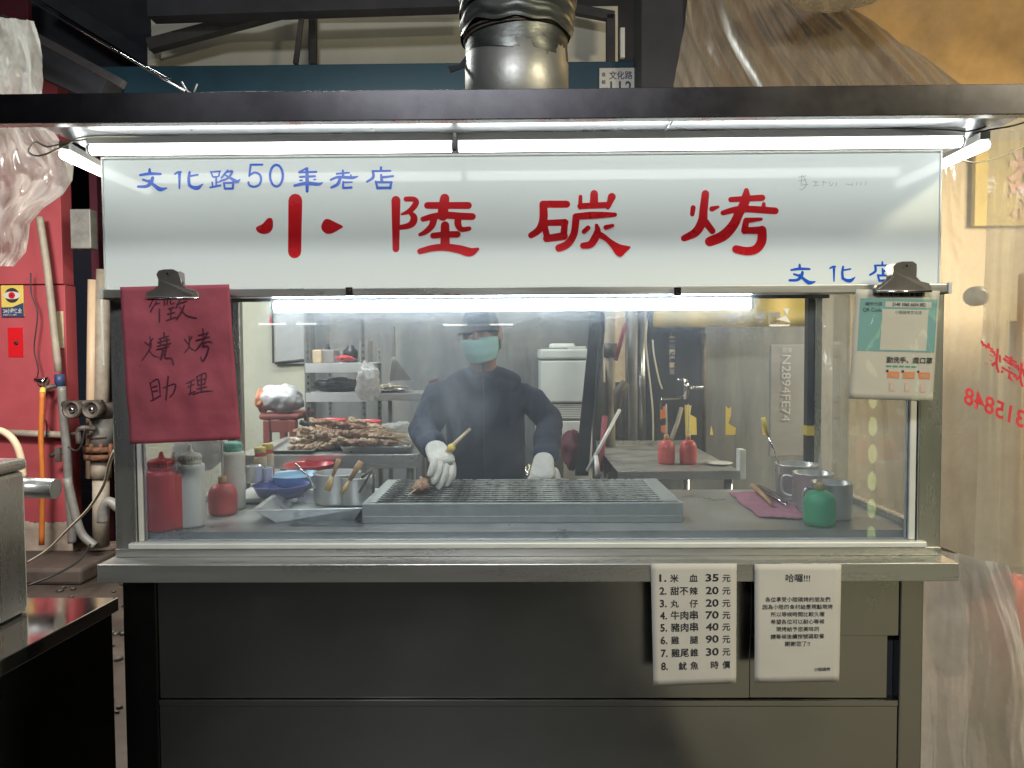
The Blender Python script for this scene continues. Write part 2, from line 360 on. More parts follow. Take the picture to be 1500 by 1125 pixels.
def pbox(a, b, Y, dep, mb=None):     # box whose front face spans two pixels corners at depth Y
    p, q = at(*a, Y), at(*b, Y); m = mb or MB()
    return m.box(min(p.x, q.x), max(p.x, q.x), Y, Y + dep, min(p.z, q.z), max(p.z, q.z))
def smooth_path(pts, per=6):
    pts = [Vector(p) for p in pts]; out = []
    for i in range(len(pts) - 1):
        p0 = pts[max(i - 1, 0)]; p1 = pts[i]; p2 = pts[i + 1]; p3 = pts[min(i + 2, len(pts) - 1)]
        for k in range(per):
            t = k / per
            out.append(0.5 * ((2 * p1) + (p2 - p0) * t + (2 * p0 - 5 * p1 + 4 * p2 - p3) * t * t + (3 * p1 - p0 - 3 * p2 + p3) * t ** 3))
    out.append(pts[-1]); return out
def stroke2d(pts, per=5):            # variable width stroke -> closed 2D outline with round ends
    P = smooth_path([Vector((x, y, wd)) for x, y, wd in pts], per) if len(pts) > 2 else [Vector(p) for p in pts]
    L, Rr = [], []
    for i, p in enumerate(P):
        d = P[min(i + 1, len(P) - 1)] - P[max(i - 1, 0)]; d = Vector((d.x, d.y)).normalized(); n = Vector((-d.y, d.x)); h = max(p.z, 1) / 2
        L.append(Vector((p.x, p.y)) + n * h); Rr.append(Vector((p.x, p.y)) - n * h)
    def cap(c, frm, k=6):
        c = Vector((c.x, c.y)); r = frm - c; out = []
        for j in range(1, k):
            a = -pi * j / k; out.append(c + Vector((r.x * cos(a) - r.y * sin(a), r.x * sin(a) + r.y * cos(a))))
        return out
    return L + cap(P[-1], L[-1]) + Rr[::-1] + cap(P[0], Rr[0])
def smooth_closed(pts, per=5):
    n = len(pts); out = []
    for i in range(n):
        p0, p1, p2, p3 = (Vector(pts[(i + k - 1) % n]) for k in range(4))
        for k in range(per):
            t = k / per
            out.append(0.5 * ((2 * p1) + (p2 - p0) * t + (2 * p0 - 5 * p1 + 4 * p2 - p3) * t * t + (3 * p1 - p0 - 3 * p2 + p3) * t ** 3))
    return out
def glyph(name, strokes, mp, mat, parent, y0, polys=(), step=0.00012):
    mb = MB(); k = 0
    for st in strokes:
        mb.outline([mp(x, y, y0 - k * step) for x, y in stroke2d(st)]); k += 1
    for pl in polys:
        mb.outline([mp(v[0], v[1], y0 - k * step) for v in smooth_closed(pl)]); k += 1
    return mb.build(name, mat, parent)
def text(body, mat, parent, P, h, ux=(1, 0, 0), uz=(0, 0, 1), bold=0.0, width=None, align='LEFT', name='lettering', mirror=False, shear=0.0, spacing=1.0):
    c = bpy.data.curves.new('t', 'FONT'); c.body = body; c.size = 1; c.align_x = align; c.offset = bold; c.shear = shear
    c.space_character = spacing; c.resolution_u = 3
    o = bpy.data.objects.new('t', c); COL.objects.link(o); bpy.context.view_layer.update()
    me = bpy.data.meshes.new_from_object(o.evaluated_get(bpy.context.evaluated_depsgraph_get()))
    bpy.data.objects.remove(o); bpy.data.curves.remove(c)
    xs = [v.co.x for v in me.vertices]
    if not xs: return None
    sx = h if width is None else width / (max(xs) - min(xs)); x0 = min(xs) if width is not None else 0
    if mirror: x0 = max(xs) if width is not None else 0
    ux, uz = Vector(ux), Vector(uz); org = ORG[parent.name]
    for v in me.vertices:
        x = (v.co.x - x0) * sx * (-1 if mirror else 1)
        v.co = Vector(P) - org + ux * x + uz * (v.co.y * h)
    me.materials.clear(); me.materials.append(MAT[mat]); me.name = name
    o = bpy.data.objects.new(name, me); COL.objects.link(o); o.parent = parent; ORG[o.name] = org; return o
def ptext(body, mat, parent, M, W, H, u, v, h, wd=None, bold=0.0, off=.0006, name='lettering', bold_dup=0.0):
    """print lying on the bent sheet M(u, v, off); W, H the sheet's size in metres, h the letter height, wd the width as a share of W"""
    c = bpy.data.curves.new('t', 'FONT'); c.body = body; c.size = 1; c.offset = bold; c.resolution_u = 3
    o = bpy.data.objects.new('t', c); COL.objects.link(o); bpy.context.view_layer.update()
    me = bpy.data.meshes.new_from_object(o.evaluated_get(bpy.context.evaluated_depsgraph_get()))
    bpy.data.objects.remove(o); bpy.data.curves.remove(c)
    xs = [q.co.x for q in me.vertices]; x0 = min(xs); k = (wd * W / (max(xs) - x0)) if wd else h
    if any(ord(q) > 0x2000 for q in body): h = k
    org = ORG[parent.name]
    if bold_dup:
        bm = bmesh.new(); bm.from_mesh(me); src = bm.verts[:] + bm.edges[:] + bm.faces[:]
        for j, (dx, dy) in enumerate(((1, 0), (-1, 0), (0, 1), (0, -1), (.7, .7), (-.7, -.7))):
            dd_ = bmesh.ops.duplicate(bm, geom=src)
            for e_ in dd_['geom']:
                if isinstance(e_, bmesh.types.BMVert): e_.co += Vector((dx * bold_dup, dy * bold_dup, .1 * (j + 1)))
        bm.to_mesh(me); bm.free()
    for q in me.vertices: q.co = M(u + (q.co.x - x0) * k / W, v - q.co.y * h / H, off + q.co.z * .0006) - org
    me.materials.clear(); me.materials.append(MAT[mat]); me.name = name
    o = bpy.data.objects.new(name, me); COL.objects.link(o); o.parent = parent; ORG[o.name] = org; return o
def skin(name, chains, mat, parent, sub=2, branch=None):
    """chains of (point, radius or (rx, ry)); grows one surface with the Skin modifier. chains share points by equality"""
    vs, es, rs, roots, ix = [], [], [], [], {}
    org = ORG[parent.name]
    for ch in chains:
        prev = None
        for p, r in ch:
            key = tuple(round(c, 4) for c in p)
            if key not in ix:
                ix[key] = len(vs); vs.append(Vector(p) - org); rs.append(r if isinstance(r, tuple) else (r, r))
                if prev is None: roots.append(ix[key])
            if prev is not None: es.append((prev, ix[key]))
            prev = ix[key]
    me = bpy.data.meshes.new(name); me.from_pydata([tuple(v) for v in vs], es, []); me.materials.append(MAT[mat])
    o = bpy.data.objects.new(name, me); COL.objects.link(o); o.parent = parent; ORG[o.name] = org
    md = o.modifiers.new('skin', 'SKIN'); md.use_smooth_shade = True; md.branch_smoothing = 0.6
    if not me.skin_vertices: 
        bm = bmesh.new(); bm.from_mesh(me); bm.verts.layers.skin.verify(); bm.to_mesh(me); bm.free()
    sv = me.skin_vertices[0].data
    for i, r in enumerate(rs): sv[i].radius = r; sv[i].use_root = i in roots
    ms = o.modifiers.new('sub', 'SUBSURF'); ms.levels = sub; ms.render_levels = sub
    return o

# ================================================================== SETTING
g = MB(); g.box(-14, 14, -14, 14, -0.05, 0.0)
struct(g.build('ground', 'ground'))
g = MB(); g.box(-14, 14, -13.9, 1.2, 0.002, 0.006); struct(g.build('road', 'road'))
g = MB(); g.box(.55, 5, -3.0, 1.25, 0.0, 0.05); struct(g.build('bounce_ground', 'bounce_ground'))  # pale unseen ground patch added to lighten reflections in the cabinet's right side

# ================================================================== THE STALL
YG, YE, YC, YS, YB = 1.75, 1.67, 1.72, 1.73, 2.28     # glass, counter edge, cabinet front, sign, rear posts
XL, XR = at(171, 700, YG).x, at(1375, 700, YG).x
EL, ER = at(142, 830, YE).x, at(1405, 830, YE).x
ZE = at(763, 826, YE).z; ZEB = at(763, 853, YE).z
ZG = at(763, 793, YG).z; ZRAIL = at(763, 424, 1.70).z
ZW = 0.943                                            # work surface
stall = thing('food_stall', 'stainless steel charcoal grill stall with a glass front and a white sign with red characters', 'food stall', ((XL + XR) / 2, YE, 0))
def P(name, mb, mat, bevel=0.0, **k): return mb.build(name, mat, stall, bevel, **k)
# counter shelf with its lip
P('counter_shelf', MB().box(EL, ER, YE, 2.34, ZEB, ZE), 'steel_h', 0.002)
# curb under the glass
P('glass_curb', MB().box(XL + .001, XR - .001, YG - .018, YG + .02, ZE + .0005, ZG - .012), 'steel_h', 0.0015)
P('glass_sill', MB().box(XL + .034, XR - .036, YG - .022, YG + .024, ZG - .012, ZG + .002), 'alu_white', 0.003)
# work surface (dirty steel), a rim at right and left
P('work_surface', MB().box(XL + .02, XR - .02, YG + .024, YB + .03, ZW - .02, ZW), 'steel_work', 0.001)
for x0, x1 in ((XL + .022, XL + .045), (XR - .045, XR - .022)):
    P('surface_rim', MB().box(x0, x1, YG + .026, YB + .02, ZW + .0005, ZW + .016), 'steel', 0.002)
# posts
for x0, x1, nm in ((XL, XL + .05, 'front_post'), (XR - .054, XR, 'front_post')):
    P(nm, MB().box(x0, x1, YG - .012, YG + .03, ZE + .001, ZRAIL), 'steel', 0.003)
for x0, x1 in ((XL + .052, XL + .064), (XR - .072, XR - .056)):
    P('glass_trim', MB().box(x0, x1, YG - .006, YG + .018, ZG + .003, ZRAIL), 'alu_white', 0.002)
xr = at(1193, 600, YB).x; xl = 2 * at(773, 600, YG).x - xr - .02
for x in (xl, xr):
    P('rear_post', MB().box(x - .022, x - .002, YB, YB + .03, ZW, 1.86), 'cable_black', 0.002)
    P('rear_post', MB().box(x, x + .022, YB, YB + .03, ZW, 1.86), 'steel', 0.003)
    P('post_tape', MB().box(x - .024, x + .0, YB - .002, YB + .032, 1.115, 1.145), 'yellow')
# glass
P('front_glass', MB().box(XL + .064, XR - .072, YG, YG + .005, ZG + .002, ZRAIL), 'glass')
P('side_glass', MB().box(XR - .03, XR - .026, YG + .032, YB, ZW + .018, 1.84), 'glass_side')
P('side_glass', MB().box(XL + .026, XL + .03, YG + .032, YB, ZW + .018, 1.84), 'glass_side')
# rail under the sign, with its little hooks
RL, RR = at(150, 429, 1.70).x, at(1389, 421, 1.70).x
P('sign_rail', MB().box(RL, RR, 1.695, 1.745, ZRAIL - .013, ZRAIL + .006), 'steel_h', 0.002)
for x in (RL, RR): P('rail_cap', MB().box(x - .004, x + .004, 1.691, 1.748, ZRAIL - .016, ZRAIL + .009), 'lamp_body', 0.001)
for px in (512, 992):
    p = at(px, 426, 1.69)
    P('tube_bracket', MB().box(p.x - .008, p.x + .008, 1.685, 1.695, p.z - .012, p.z + .008).box(p.x - .004, p.x + .004, 1.679, 1.685, p.z - .008, p.z + .002), 'chrome', 0.001)
# sign
SL, SR = at(151, 330, YS).x, at(1378, 330, YS).x
ZST, ZSB = at(763, 229, YS).z, ZRAIL + .007
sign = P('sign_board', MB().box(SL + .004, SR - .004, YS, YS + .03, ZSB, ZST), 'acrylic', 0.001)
for a, b in ((SL, SL + .004), (SR - .004, SR)): P('sign_edge', MB().box(a, b, YS - .003, YS + .034, ZSB, ZST + .002), 'alu_white', 0.001)
P('sign_edge', MB().box(SL, SR, YS - .003, YS + .034, ZST + .0022, ZST + .007), 'alu_white', 0.001)
def signmap(x0, y0, f):
    def m(x, y, Y):
        p = at(x0 + x / f, y0 + y / f, YS); return Vector((p.x, Y, p.z))
    return m
YT = YS - 0.0004
A = signmap(350, 260, 3.75)
glyph('character', [[(310, 127, 76), (306, 408, 72)]], A, 'sign_red', sign, YT,
      polys=[[(95, 275), (130, 255), (158, 225), (182, 226), (188, 255), (183, 285), (165, 305), (135, 311), (105, 300)],
             [(453, 265), (468, 235), (490, 228), (530, 246), (572, 269), (548, 288), (510, 308), (480, 308), (458, 290)]])
A = signmap(560, 260, 7.5)
glyph('character', [[(150, 252, 100), (150, 785, 74)],
    [(262, 238, 58), (345, 240, 60), (372, 272, 66), (345, 325, 66), (290, 375, 56), (215, 404, 26)],
    [(300, 385, 40), (345, 430, 74), (340, 490, 80), (290, 530, 68), (190, 550, 54)],
    [(497, 308, 76), (945, 308, 78)], [(686, 230, 104), (672, 330, 112), (665, 420, 116)],
    [(448, 458, 58), (560, 430, 72), (700, 415, 80), (850, 425, 80), (990, 430, 76)],
    [(570, 440, 80), (545, 530, 72), (480, 595, 58), (415, 628, 40)],
    [(835, 440, 76), (832, 515, 76), (870, 570, 60), (955, 562, 50)],
    [(690, 528, 94), (690, 745, 104)], [(560, 640, 66), (690, 628, 70), (825, 625, 74)],
    [(415, 812, 62), (560, 775, 72), (700, 768, 80), (840, 788, 92), (965, 820, 96), (1050, 786, 34)]], A, 'sign_red', sign, YT)
A = signmap(750, 260, 3.75)
glyph('character', [[(170, 147, 40), (300, 147, 40)], [(172, 150, 44), (172, 230, 46), (150, 285, 40), (105, 318, 34)],
    [(190, 250, 34), (292, 247, 38)], [(290, 245, 36), (284, 318, 38)], [(180, 270, 34), (194, 335, 36)], [(190, 336, 40), (285, 322, 44)],
    [(376, 105, 20), (374, 165, 24)], [(375, 158, 34), (530, 151, 34)], [(451, 90, 42), (450, 148, 46)], [(548, 107, 44), (526, 166, 22)],
    [(350, 215, 36), (450, 208, 40), (565, 205, 24)], [(352, 220, 40), (340, 310, 40), (305, 365, 42), (258, 388, 42)],
    [(395, 298, 26), (417, 278, 28)], [(515, 275, 28), (552, 265, 20)],
    [(464, 264, 20), (470, 295, 36), (455, 335, 44), (430, 368, 40), (390, 375, 34)]], A, 'sign_red', sign, YT,
    polys=[[(470, 300), (500, 305), (545, 340), (595, 368), (650, 381), (628, 408), (597, 436), (570, 424), (545, 388), (510, 350), (465, 325)]])
glyph('character', [[(995, 166, 28), (990, 202, 26)], [(1098, 173, 30), (1132, 162, 16)],
    [(1062, 90, 42), (1052, 180, 46), (1045, 240, 50), (1010, 300, 48), (945, 334, 36)], [(1062, 245, 40), (1100, 294, 36)],
    [(1287, 72, 28), (1284, 110, 50), (1272, 150, 52), (1245, 200, 50), (1215, 262, 54), (1160, 320, 58), (1086, 352, 54)],
    [(1202, 122, 30), (1373, 112, 36)], [(1158, 195, 28), (1225, 178, 36), (1300, 174, 38), (1445, 184, 38)], [(1382, 145, 20), (1380, 166, 26)],
    [(1285, 237, 32), (1368, 229, 18)], [(1285, 240, 34), (1276, 293, 38)], [(1280, 292, 36), (1375, 290, 44)],
    [(1372, 290, 50), (1370, 350, 52), (1340, 393, 48), (1290, 405, 46), (1230, 394, 44)]], A, 'sign_red', sign, YT)
wen = [[(181, 97, 26), (183, 135, 36)], [(78, 162, 26), (180, 147, 34), (303, 150, 26)], [(216, 190, 34), (200, 240, 42), (150, 284, 36), (56, 288, 28)],
       [(110, 212, 24), (182, 236, 30)], [(180, 225, 30), (240, 280, 38), (300, 318, 48), (368, 306, 18)]]
hua = [[(460, 150, 20), (492, 132, 26), (526, 128, 22)], [(510, 135, 34), (509, 308, 18)], [(622, 130, 28), (612, 200, 32), (618, 275, 34)], [(630, 172, 22), (712, 158, 20)],
       [(616, 272, 34), (655, 295, 38), (712, 302, 46), (768, 260, 12)]]
lu = [[(855, 122, 18), (875, 178, 20)], [(860, 128, 18), (958, 119, 20)], [(953, 122, 18), (943, 170, 18)], [(880, 182, 20), (935, 179, 18)], [(914, 192, 22), (915, 284, 20)],
      [(870, 240, 18), (876, 288, 20)], [(925, 240, 16), (955, 238, 14)], [(850, 298, 22), (960, 275, 24)],
      [(1042, 110, 20), (972, 192, 22)], [(1030, 132, 20), (1094, 120, 22), (1040, 198, 26), (962, 226, 22)], [(1010, 160, 18), (1080, 200, 32), (1140, 234, 40), (1176, 210, 10)],
      [(1000, 248, 22), (1010, 312, 22)], [(1003, 248, 22), (1105, 246, 26)], [(1103, 248, 26), (1098, 310, 24)], [(1010, 311, 24), (1098, 311, 24)]]
five = [[(1292, 48, 24), (1420, 47, 24)], [(1292, 48, 24), (1277, 172, 22)], [(1278, 168, 20), (1335, 134, 24), (1392, 158, 26), (1406, 212, 26), (1385, 268, 26), (1332, 290, 26), (1280, 275, 26), (1268, 240, 24)]]
A = signmap(195, 235, 7.5)
for st in (wen, hua, lu, five): glyph('character', st, A, 'sign_blue', sign, YT)
def ring(cx, cy, rx, ry, wd, A, mat, par, Y, n=36):
    mb = MB()
    for k in range(n):
        a, b = 2 * pi * k / n, 2 * pi * (k + 1) / n
        mb.outline([A(cx + (rx + s) * cos(q), cy + (ry + s) * sin(q), Y) for q, s in ((a, -wd / 2), (b, -wd / 2), (b, wd / 2), (a, wd / 2))])
    return mb.build('character', mat, par)
B = signmap(385, 235, 7.5)
ring(150, 168, 70, 118, 28, B, 'sign_blue', sign, YT)
glyph('character', [[(478, 88, 22), (400, 128, 22)], [(398, 132, 22), (588, 127, 24)], [(408, 182, 24), (572, 175, 26)], [(408, 221, 18), (432, 220, 20)], [(562, 213, 18), (582, 209, 16)],
    [(350, 278, 30), (480, 252, 40), (610, 262, 38), (655, 246, 16)], [(485, 90, 32), (488, 200, 40), (488, 340, 32)]], B, 'sign_blue', sign, YT)
glyph('character', [[(880, 110, 22), (882, 175, 32)], [(812, 148, 22), (948, 135, 20)], [(748, 214, 26), (830, 184, 30), (985, 190, 34), (1046, 176, 12)], [(968, 158, 16), (970, 184, 22)],
    [(852, 195, 34), (822, 262, 36), (755, 298, 28)], [(884, 236, 24), (884, 305, 26)], [(886, 242, 22), (980, 240, 18)], [(886, 304, 26), (974, 299, 28)]], B, 'sign_blue', sign, YT)
dian = [[(1298, 76, 24), (1298, 108, 26)], [(1205, 118, 24), (1402, 115, 22)], [(1210, 122, 28), (1212, 188, 32), (1145, 234, 24)], [(1300, 160, 24), (1308, 232, 36)], [(1310, 186, 28), (1432, 174, 24)],
        [(1242, 234, 24), (1260, 308, 26)], [(1245, 240, 26), (1415, 241, 26)], [(1412, 240, 28), (1400, 310, 26)], [(1260, 304, 30), (1403, 302, 30)]]
glyph('character', dian, B, 'sign_blue', sign, YT)
def remap(bx, by, tx, ty, k):      # second, smaller copy at the lower right corner of the sign
    return lambda x, y, Y: (lambda p: Vector((p.x, Y, p.z)))(at(tx + (x - bx) / 7.5 * k, ty + (y - by) / 7.5 * k, YS))
glyph('character', wen, remap(40, 90, 1154.5, 387, .89), 'sign_blue', sign, YT)
glyph('character', hua, remap(450, 120, 1214.5, 389.5, .89), 'sign_blue', sign, YT)
glyph('character', dian, remap(1135, 68, 1273, 383, .89), 'sign_blue', sign, YT)
A = signmap(1140, 250, 3.75)        # faint pen note at the upper right
pn = [[(120, 45, 4), (165, 35, 3)], [(140, 30, 3), (135, 90, 4)], [(120, 70, 3), (165, 62, 3)], [(150, 40, 3), (165, 95, 4), (140, 130, 3), (125, 125, 3)], [(130, 100, 3), (175, 95, 3)],
      [(205, 75, 4), (235, 80, 3)], [(205, 105, 3), (240, 100, 3)], [(220, 75, 3), (222, 105, 3)], [(260, 75, 3), (285, 85, 3)], [(270, 70, 3), (262, 108, 3)], [(300, 75, 3), (310, 105, 3), (325, 85, 3)],
      [(345, 80, 3), (340, 108, 3)], [(400, 92, 3), (430, 98, 3)], [(440, 85, 3), (436, 104, 3)], [(465, 78, 3), (462, 100, 3)], [(490, 78, 3), (486, 100, 3)], [(520, 76, 3), (515, 98, 3)]]
for s in pn: glyph('pen_stroke', [[(x * .93, y * .8, wd) for x, y, wd in s]], A, 'pen_grey', sign, YT)

# canopy
YF = 1.42
ZFT, ZFB = at(763, 130, YF).z, at(763, 174, YF).z
canopy = P('canopy', MB().box(-1.62, 1.62, YF, YF + .004, ZFB, ZFT).box(-1.0, 1.03, YF + .004, 2.45, ZFT - .004, ZFT), 'fascia', 0.001)
P('soffit', MB().box(-.985, 1.015, YF + .03, 2.44, ZFT - .028, ZFT - .022), 'steel_soffit', 0.001)
P('canopy_lip', MB().box(-1.62, 1.62, YF + .0042, YF + .024, ZFB, ZFB + .003), 'steel', 0.0005)
P('hood', MB().box(XL + .05, XR - .05, 1.80, 2.27, 1.60, 1.62).box(XL + .05, XR - .05, 2.26, 2.27, 1.535, 1.60), 'wall_dark', 0.001)
P('soffit_seam', MB().tube([at(543, 187, 1.56), at(556, 199, 1.62)], .0016, 6), 'steel')
P('soffit_seam', MB().tube([at(985, 178, 1.52), at(972, 194, 1.60)], .0016, 6), 'steel')
# cabinet
CB = ZEB - .0006
cl, cr = at(180, 900, YC).x, at(1353, 900, YC).x
lx = at(229, 900, YC).x; rx = at(1318, 900, YC).x
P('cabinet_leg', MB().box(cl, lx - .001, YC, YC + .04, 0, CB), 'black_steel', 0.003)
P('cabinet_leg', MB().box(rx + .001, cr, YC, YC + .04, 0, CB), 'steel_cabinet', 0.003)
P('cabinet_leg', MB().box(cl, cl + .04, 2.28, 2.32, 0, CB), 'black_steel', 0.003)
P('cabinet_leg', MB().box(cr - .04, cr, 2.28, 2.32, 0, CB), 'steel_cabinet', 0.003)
zs1 = at(763, 1026, YC).z; zs2 = at(763, 1035, YC).z; zm = at(1280, 932, YC).z; xg = at(1302, 1000, YC).x
P('upper_panel', MB().box(lx, at(1100, 900, YC).x, YC + .008, YC + .014, zs1 + .002, CB), 'steel_cabinet', 0.001)
P('upper_panel', MB().box(at(1100, 900, YC).x + .001, rx, YC + .004, YC + .012, zm, CB), 'steel_cabinet', 0.001)
P('sliding_panel', MB().box(at(1100, 900, YC).x + .001, xg, YC + .009, YC + .015, zs1 + .002, zm - .001), 'steel_cabinet', 0.001)
P('panel_void', MB().box(lx, rx, YC + .03, YC + .034, 0.05, CB), 'wall_dark')
P('track', MB().box(lx, rx, YC + .001, YC + .028, zs2, zs1), 'steel_cabinet', 0.0015)
P('lower_panel', MB().box(lx, rx, YC + .004, YC + .01, 0.04, zs2 - .001), 'steel_cabinet', 0.001)
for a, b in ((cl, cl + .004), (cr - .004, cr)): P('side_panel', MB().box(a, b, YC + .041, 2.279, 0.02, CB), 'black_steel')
P('back_panel', MB().box(cl + .041, cr - .041, 2.29, 2.3, 0.02, CB), 'steel_dark')

# ------------------------------------------------------------------ fluorescent lamps
def tube_lamp(a, b, r, label, housing=True, hz=0.016, tmat='tube_light'):
    a, b = Vector(a), Vector(b); d = (b - a).normalized()
    t = thing('tube_lamp', label, 'tube lamp', (a + b) / 2, 'fluorescent tubes lighting the stall')
    up = Vector((0, 0, 1))
    MB().tube([a + d * .005, a + d * .009, b - d * .009, b - d * .005], [r * .86, r, r, r * .86], 16).build('tube', tmat, t)
    for p, q in ((a, a + d * .006), (b - d * .006, b))[(0 if abs(d.x) > .9 else 1):]: MB().cyl(p, q, r * (1.02 if abs(d.x) > .9 else .55), 14).build('end_cap', 'lamp_body', t)
    if housing:
        side = d.cross(up).normalized() * (r * .8); c0, c1 = a + up * (r * .95), b + up * (r * .95)
        MB().hexa(c0 - side, c1 - side, c1 + side, c0 + side, up * hz).build('lamp_housing', 'lamp_body', t, 0.001)
    return t
ma, mb_, mc = at(130, 220, 1.60), at(667, 216, 1.60), at(1411, 208, 1.60)
zt = (ma.z + mc.z) / 2
tube_lamp((ma.x, 1.60, zt), (mb_.x - .001, 1.60, zt), .0115, 'long lit tube under the canopy over the blue lettering')
tube_lamp((mb_.x + .001, 1.60, zt), (mc.x, 1.60, zt), .0115, 'longest lit tube under the canopy above the red characters')
tube_lamp(at(94, 226, 1.55), at(155, 256, 2.15), .0115, 'short lit tube running back from the front at the red wall side')
tube_lamp(at(1443, 212, 1.55), at(1376, 243, 2.15), .0115, 'lit tube running back beside the clear curtain')
ia, ib = at(399, 449, 1.79), at(1102, 445, 1.79); zi = (ia.z + ib.z) / 2
tube_lamp((ia.x, 1.79, zi), (ib.x, 1.79, zi), .0135, 'bright tube lamp hanging just below the sign inside the glass', tmat='tube_light_inner')
# mounting strap at the joint and cables
tag(MB().box(mb_.x - .0035, mb_.x + .0035, 1.585, 1.588, zt - .014, zt + .045).box(mb_.x - .02, mb_.x + .02, 1.584, 1.587, zt + .026, zt + .030).build('tube_strap', 'chrome'),
    'small metal strap holding the two canopy tubes where they meet', 'strap')
c = smooth_path([at(*q) for q in ((128, 204, 1.56), (100, 208, 1.55), (70, 215, 1.54), (52, 208, 1.54), (42, 222, 1.54), (60, 228, 1.54), (98, 212, 1.55), (128, 200, 1.57), (240, 200, 1.6), (330, 197, 1.62), (430, 201, 1.6))], 6)
tag(MB().tube(c, .0018, 6).build('cable', 'cable_white'), 'pale cable looped at the end of the canopy tube by the plastic sheet', 'cable')
c = smooth_path([at(*q) for q in ((960, 196, 1.6), (1100, 188, 1.6), (1240, 187, 1.6), (1380, 190, 1.58), (1420, 192, 1.57), (1450, 182, 1.6), (1470, 165, 1.65), (1480, 150, 1.7))], 6)
c2 = smooth_path([at(*q) for q in ((1425, 196, 1.57), (1450, 190, 1.57), (1480, 185, 1.6), (1505, 178, 1.6))], 6)
tag(MB().tube(c, .002, 6).tube(c2, .002, 6).build('cable', 'cable_black'), 'dark cables leaving the canopy at the clear curtain side', 'cable')
c = smooth_path([at(*q) for q in ((1400, 232, 1.7), (1430, 238, 1.75), (1470, 228, 1.8), (1510, 210, 1.85))], 6)
tag(MB().tube(c, .0016, 6).build('cable', 'cable_white'), 'thin white cord drooping from the side tube across the clear curtain', 'cord')

# ------------------------------------------------------------------ exhaust duct
dc = at(757, 131, 1.86); rd = 0.128
duct = thing('exhaust_duct', 'round smoke duct of stained sheet metal rising from the canopy roof', 'exhaust duct', (dc.x, dc.y, ZFT))
z0 = ZFT
MB().lathe((dc.x, dc.y, 0), [(rd, z0), (rd, z0 + .205), (rd * .985, z0 + .208), (rd * .985, z0 + .235), (rd * .97, z0 + .237), (rd * .97, z0 + .255)], 48).build('collar', 'duct', duct)
def sleeve(u, v):
    a = 2 * pi * u; zz = z0 + .218 + v * .085 - .022 * cos(a + .6) * (1 - v)
    r = rd * (.99 + .02 * noise.noise(Vector((cos(a) * 2, sin(a) * 2, v * 3))))
    return (dc.x + r * cos(a), dc.y + r * sin(a), zz)
MB().grid(sleeve, 64, 14).build('sleeve', 'duct_foil', duct)
def flex(u, v):
    a = 2 * pi * u; zz = z0 + .275 + v * .42; tilt = .05 * sin(a)
    r = rd * (1.03 + .05 * abs(sin(v * pi * 13 + a * .5)) + .07 * sin(min(1, v * 3) * pi / 2) + .03 * noise.noise(Vector((cos(a) * 3, sin(a) * 3, v * 9))))
    return (dc.x + r * cos(a) + v * .02, dc.y + r * sin(a), zz + .02 * noise.noise(Vector((cos(a) * 2, sin(a) * 2, 5 + v))))
MB().grid(flex, 72, 90).build('flexible_hose', 'duct_foil', duct)
for k, (zz, rr) in enumerate(((.280, 1.01), (.272, 1.0), (.335, 1.09))):
    MB().tube([(dc.x + rd * rr * cos(a), dc.y + rd * rr * sin(a), z0 + zz + .008 * sin(a + k)) for a in [2 * pi * j / 40 for j in range(41)]], .003, 6, False).build('wire_band', 'iron', duct)
MB().slab([at(q[0], q[1], 1.84) for q in ((655, 97), (672, 95), (682, 82), (690, 84), (679, 99), (660, 106))], (0, .004, 0)).build('tape_tail', 'wall_dark', duct)

# ================================================================== PAPERS AND CLIPS ON THE FRONT
def paper(name, label, cat, c4, Y, mat, amp=.003, seed=0, nu=14, nv=18, curl=0.0, group=None):
    """c4: four pixel corners (tl, tr, br, bl); the sheet bends a little"""
    def m(u, v, off=0.0):
        x = (c4[0][0] * (1 - u) + c4[1][0] * u) * (1 - v) + (c4[3][0] * (1 - u) + c4[2][0] * u) * v
        y = (c4[0][1] * (1 - u) + c4[1][1] * u) * (1 - v) + (c4[3][1] * (1 - u) + c4[2][1] * u) * v
        y_off = amp * (noise.noise(Vector((u * 2.2 + seed, v * 2.6, seed))) + .35 * noise.noise(Vector((u * 7 + seed, v * 8, seed)))) * min(1, v * 5) - curl * v * v
        p = at(x, y, Y); return Vector((p.x, Y - abs(amp) + y_off - off, p.z))
    t = thing(name, label, cat, m(.5, 1), group)
    MB().grid(lambda u, v: m(u, v), nu, nv).build('sheet', mat, t, solid=.0004)
    return t, m
rp, RM = paper('notice_paper', 'large crimson paper with handwritten black characters clipped under the sign', 'notice', ((179, 421), (338, 417), (354, 643), (193, 650)), 1.674, 'paper_red', .009, 3, 30, 36)
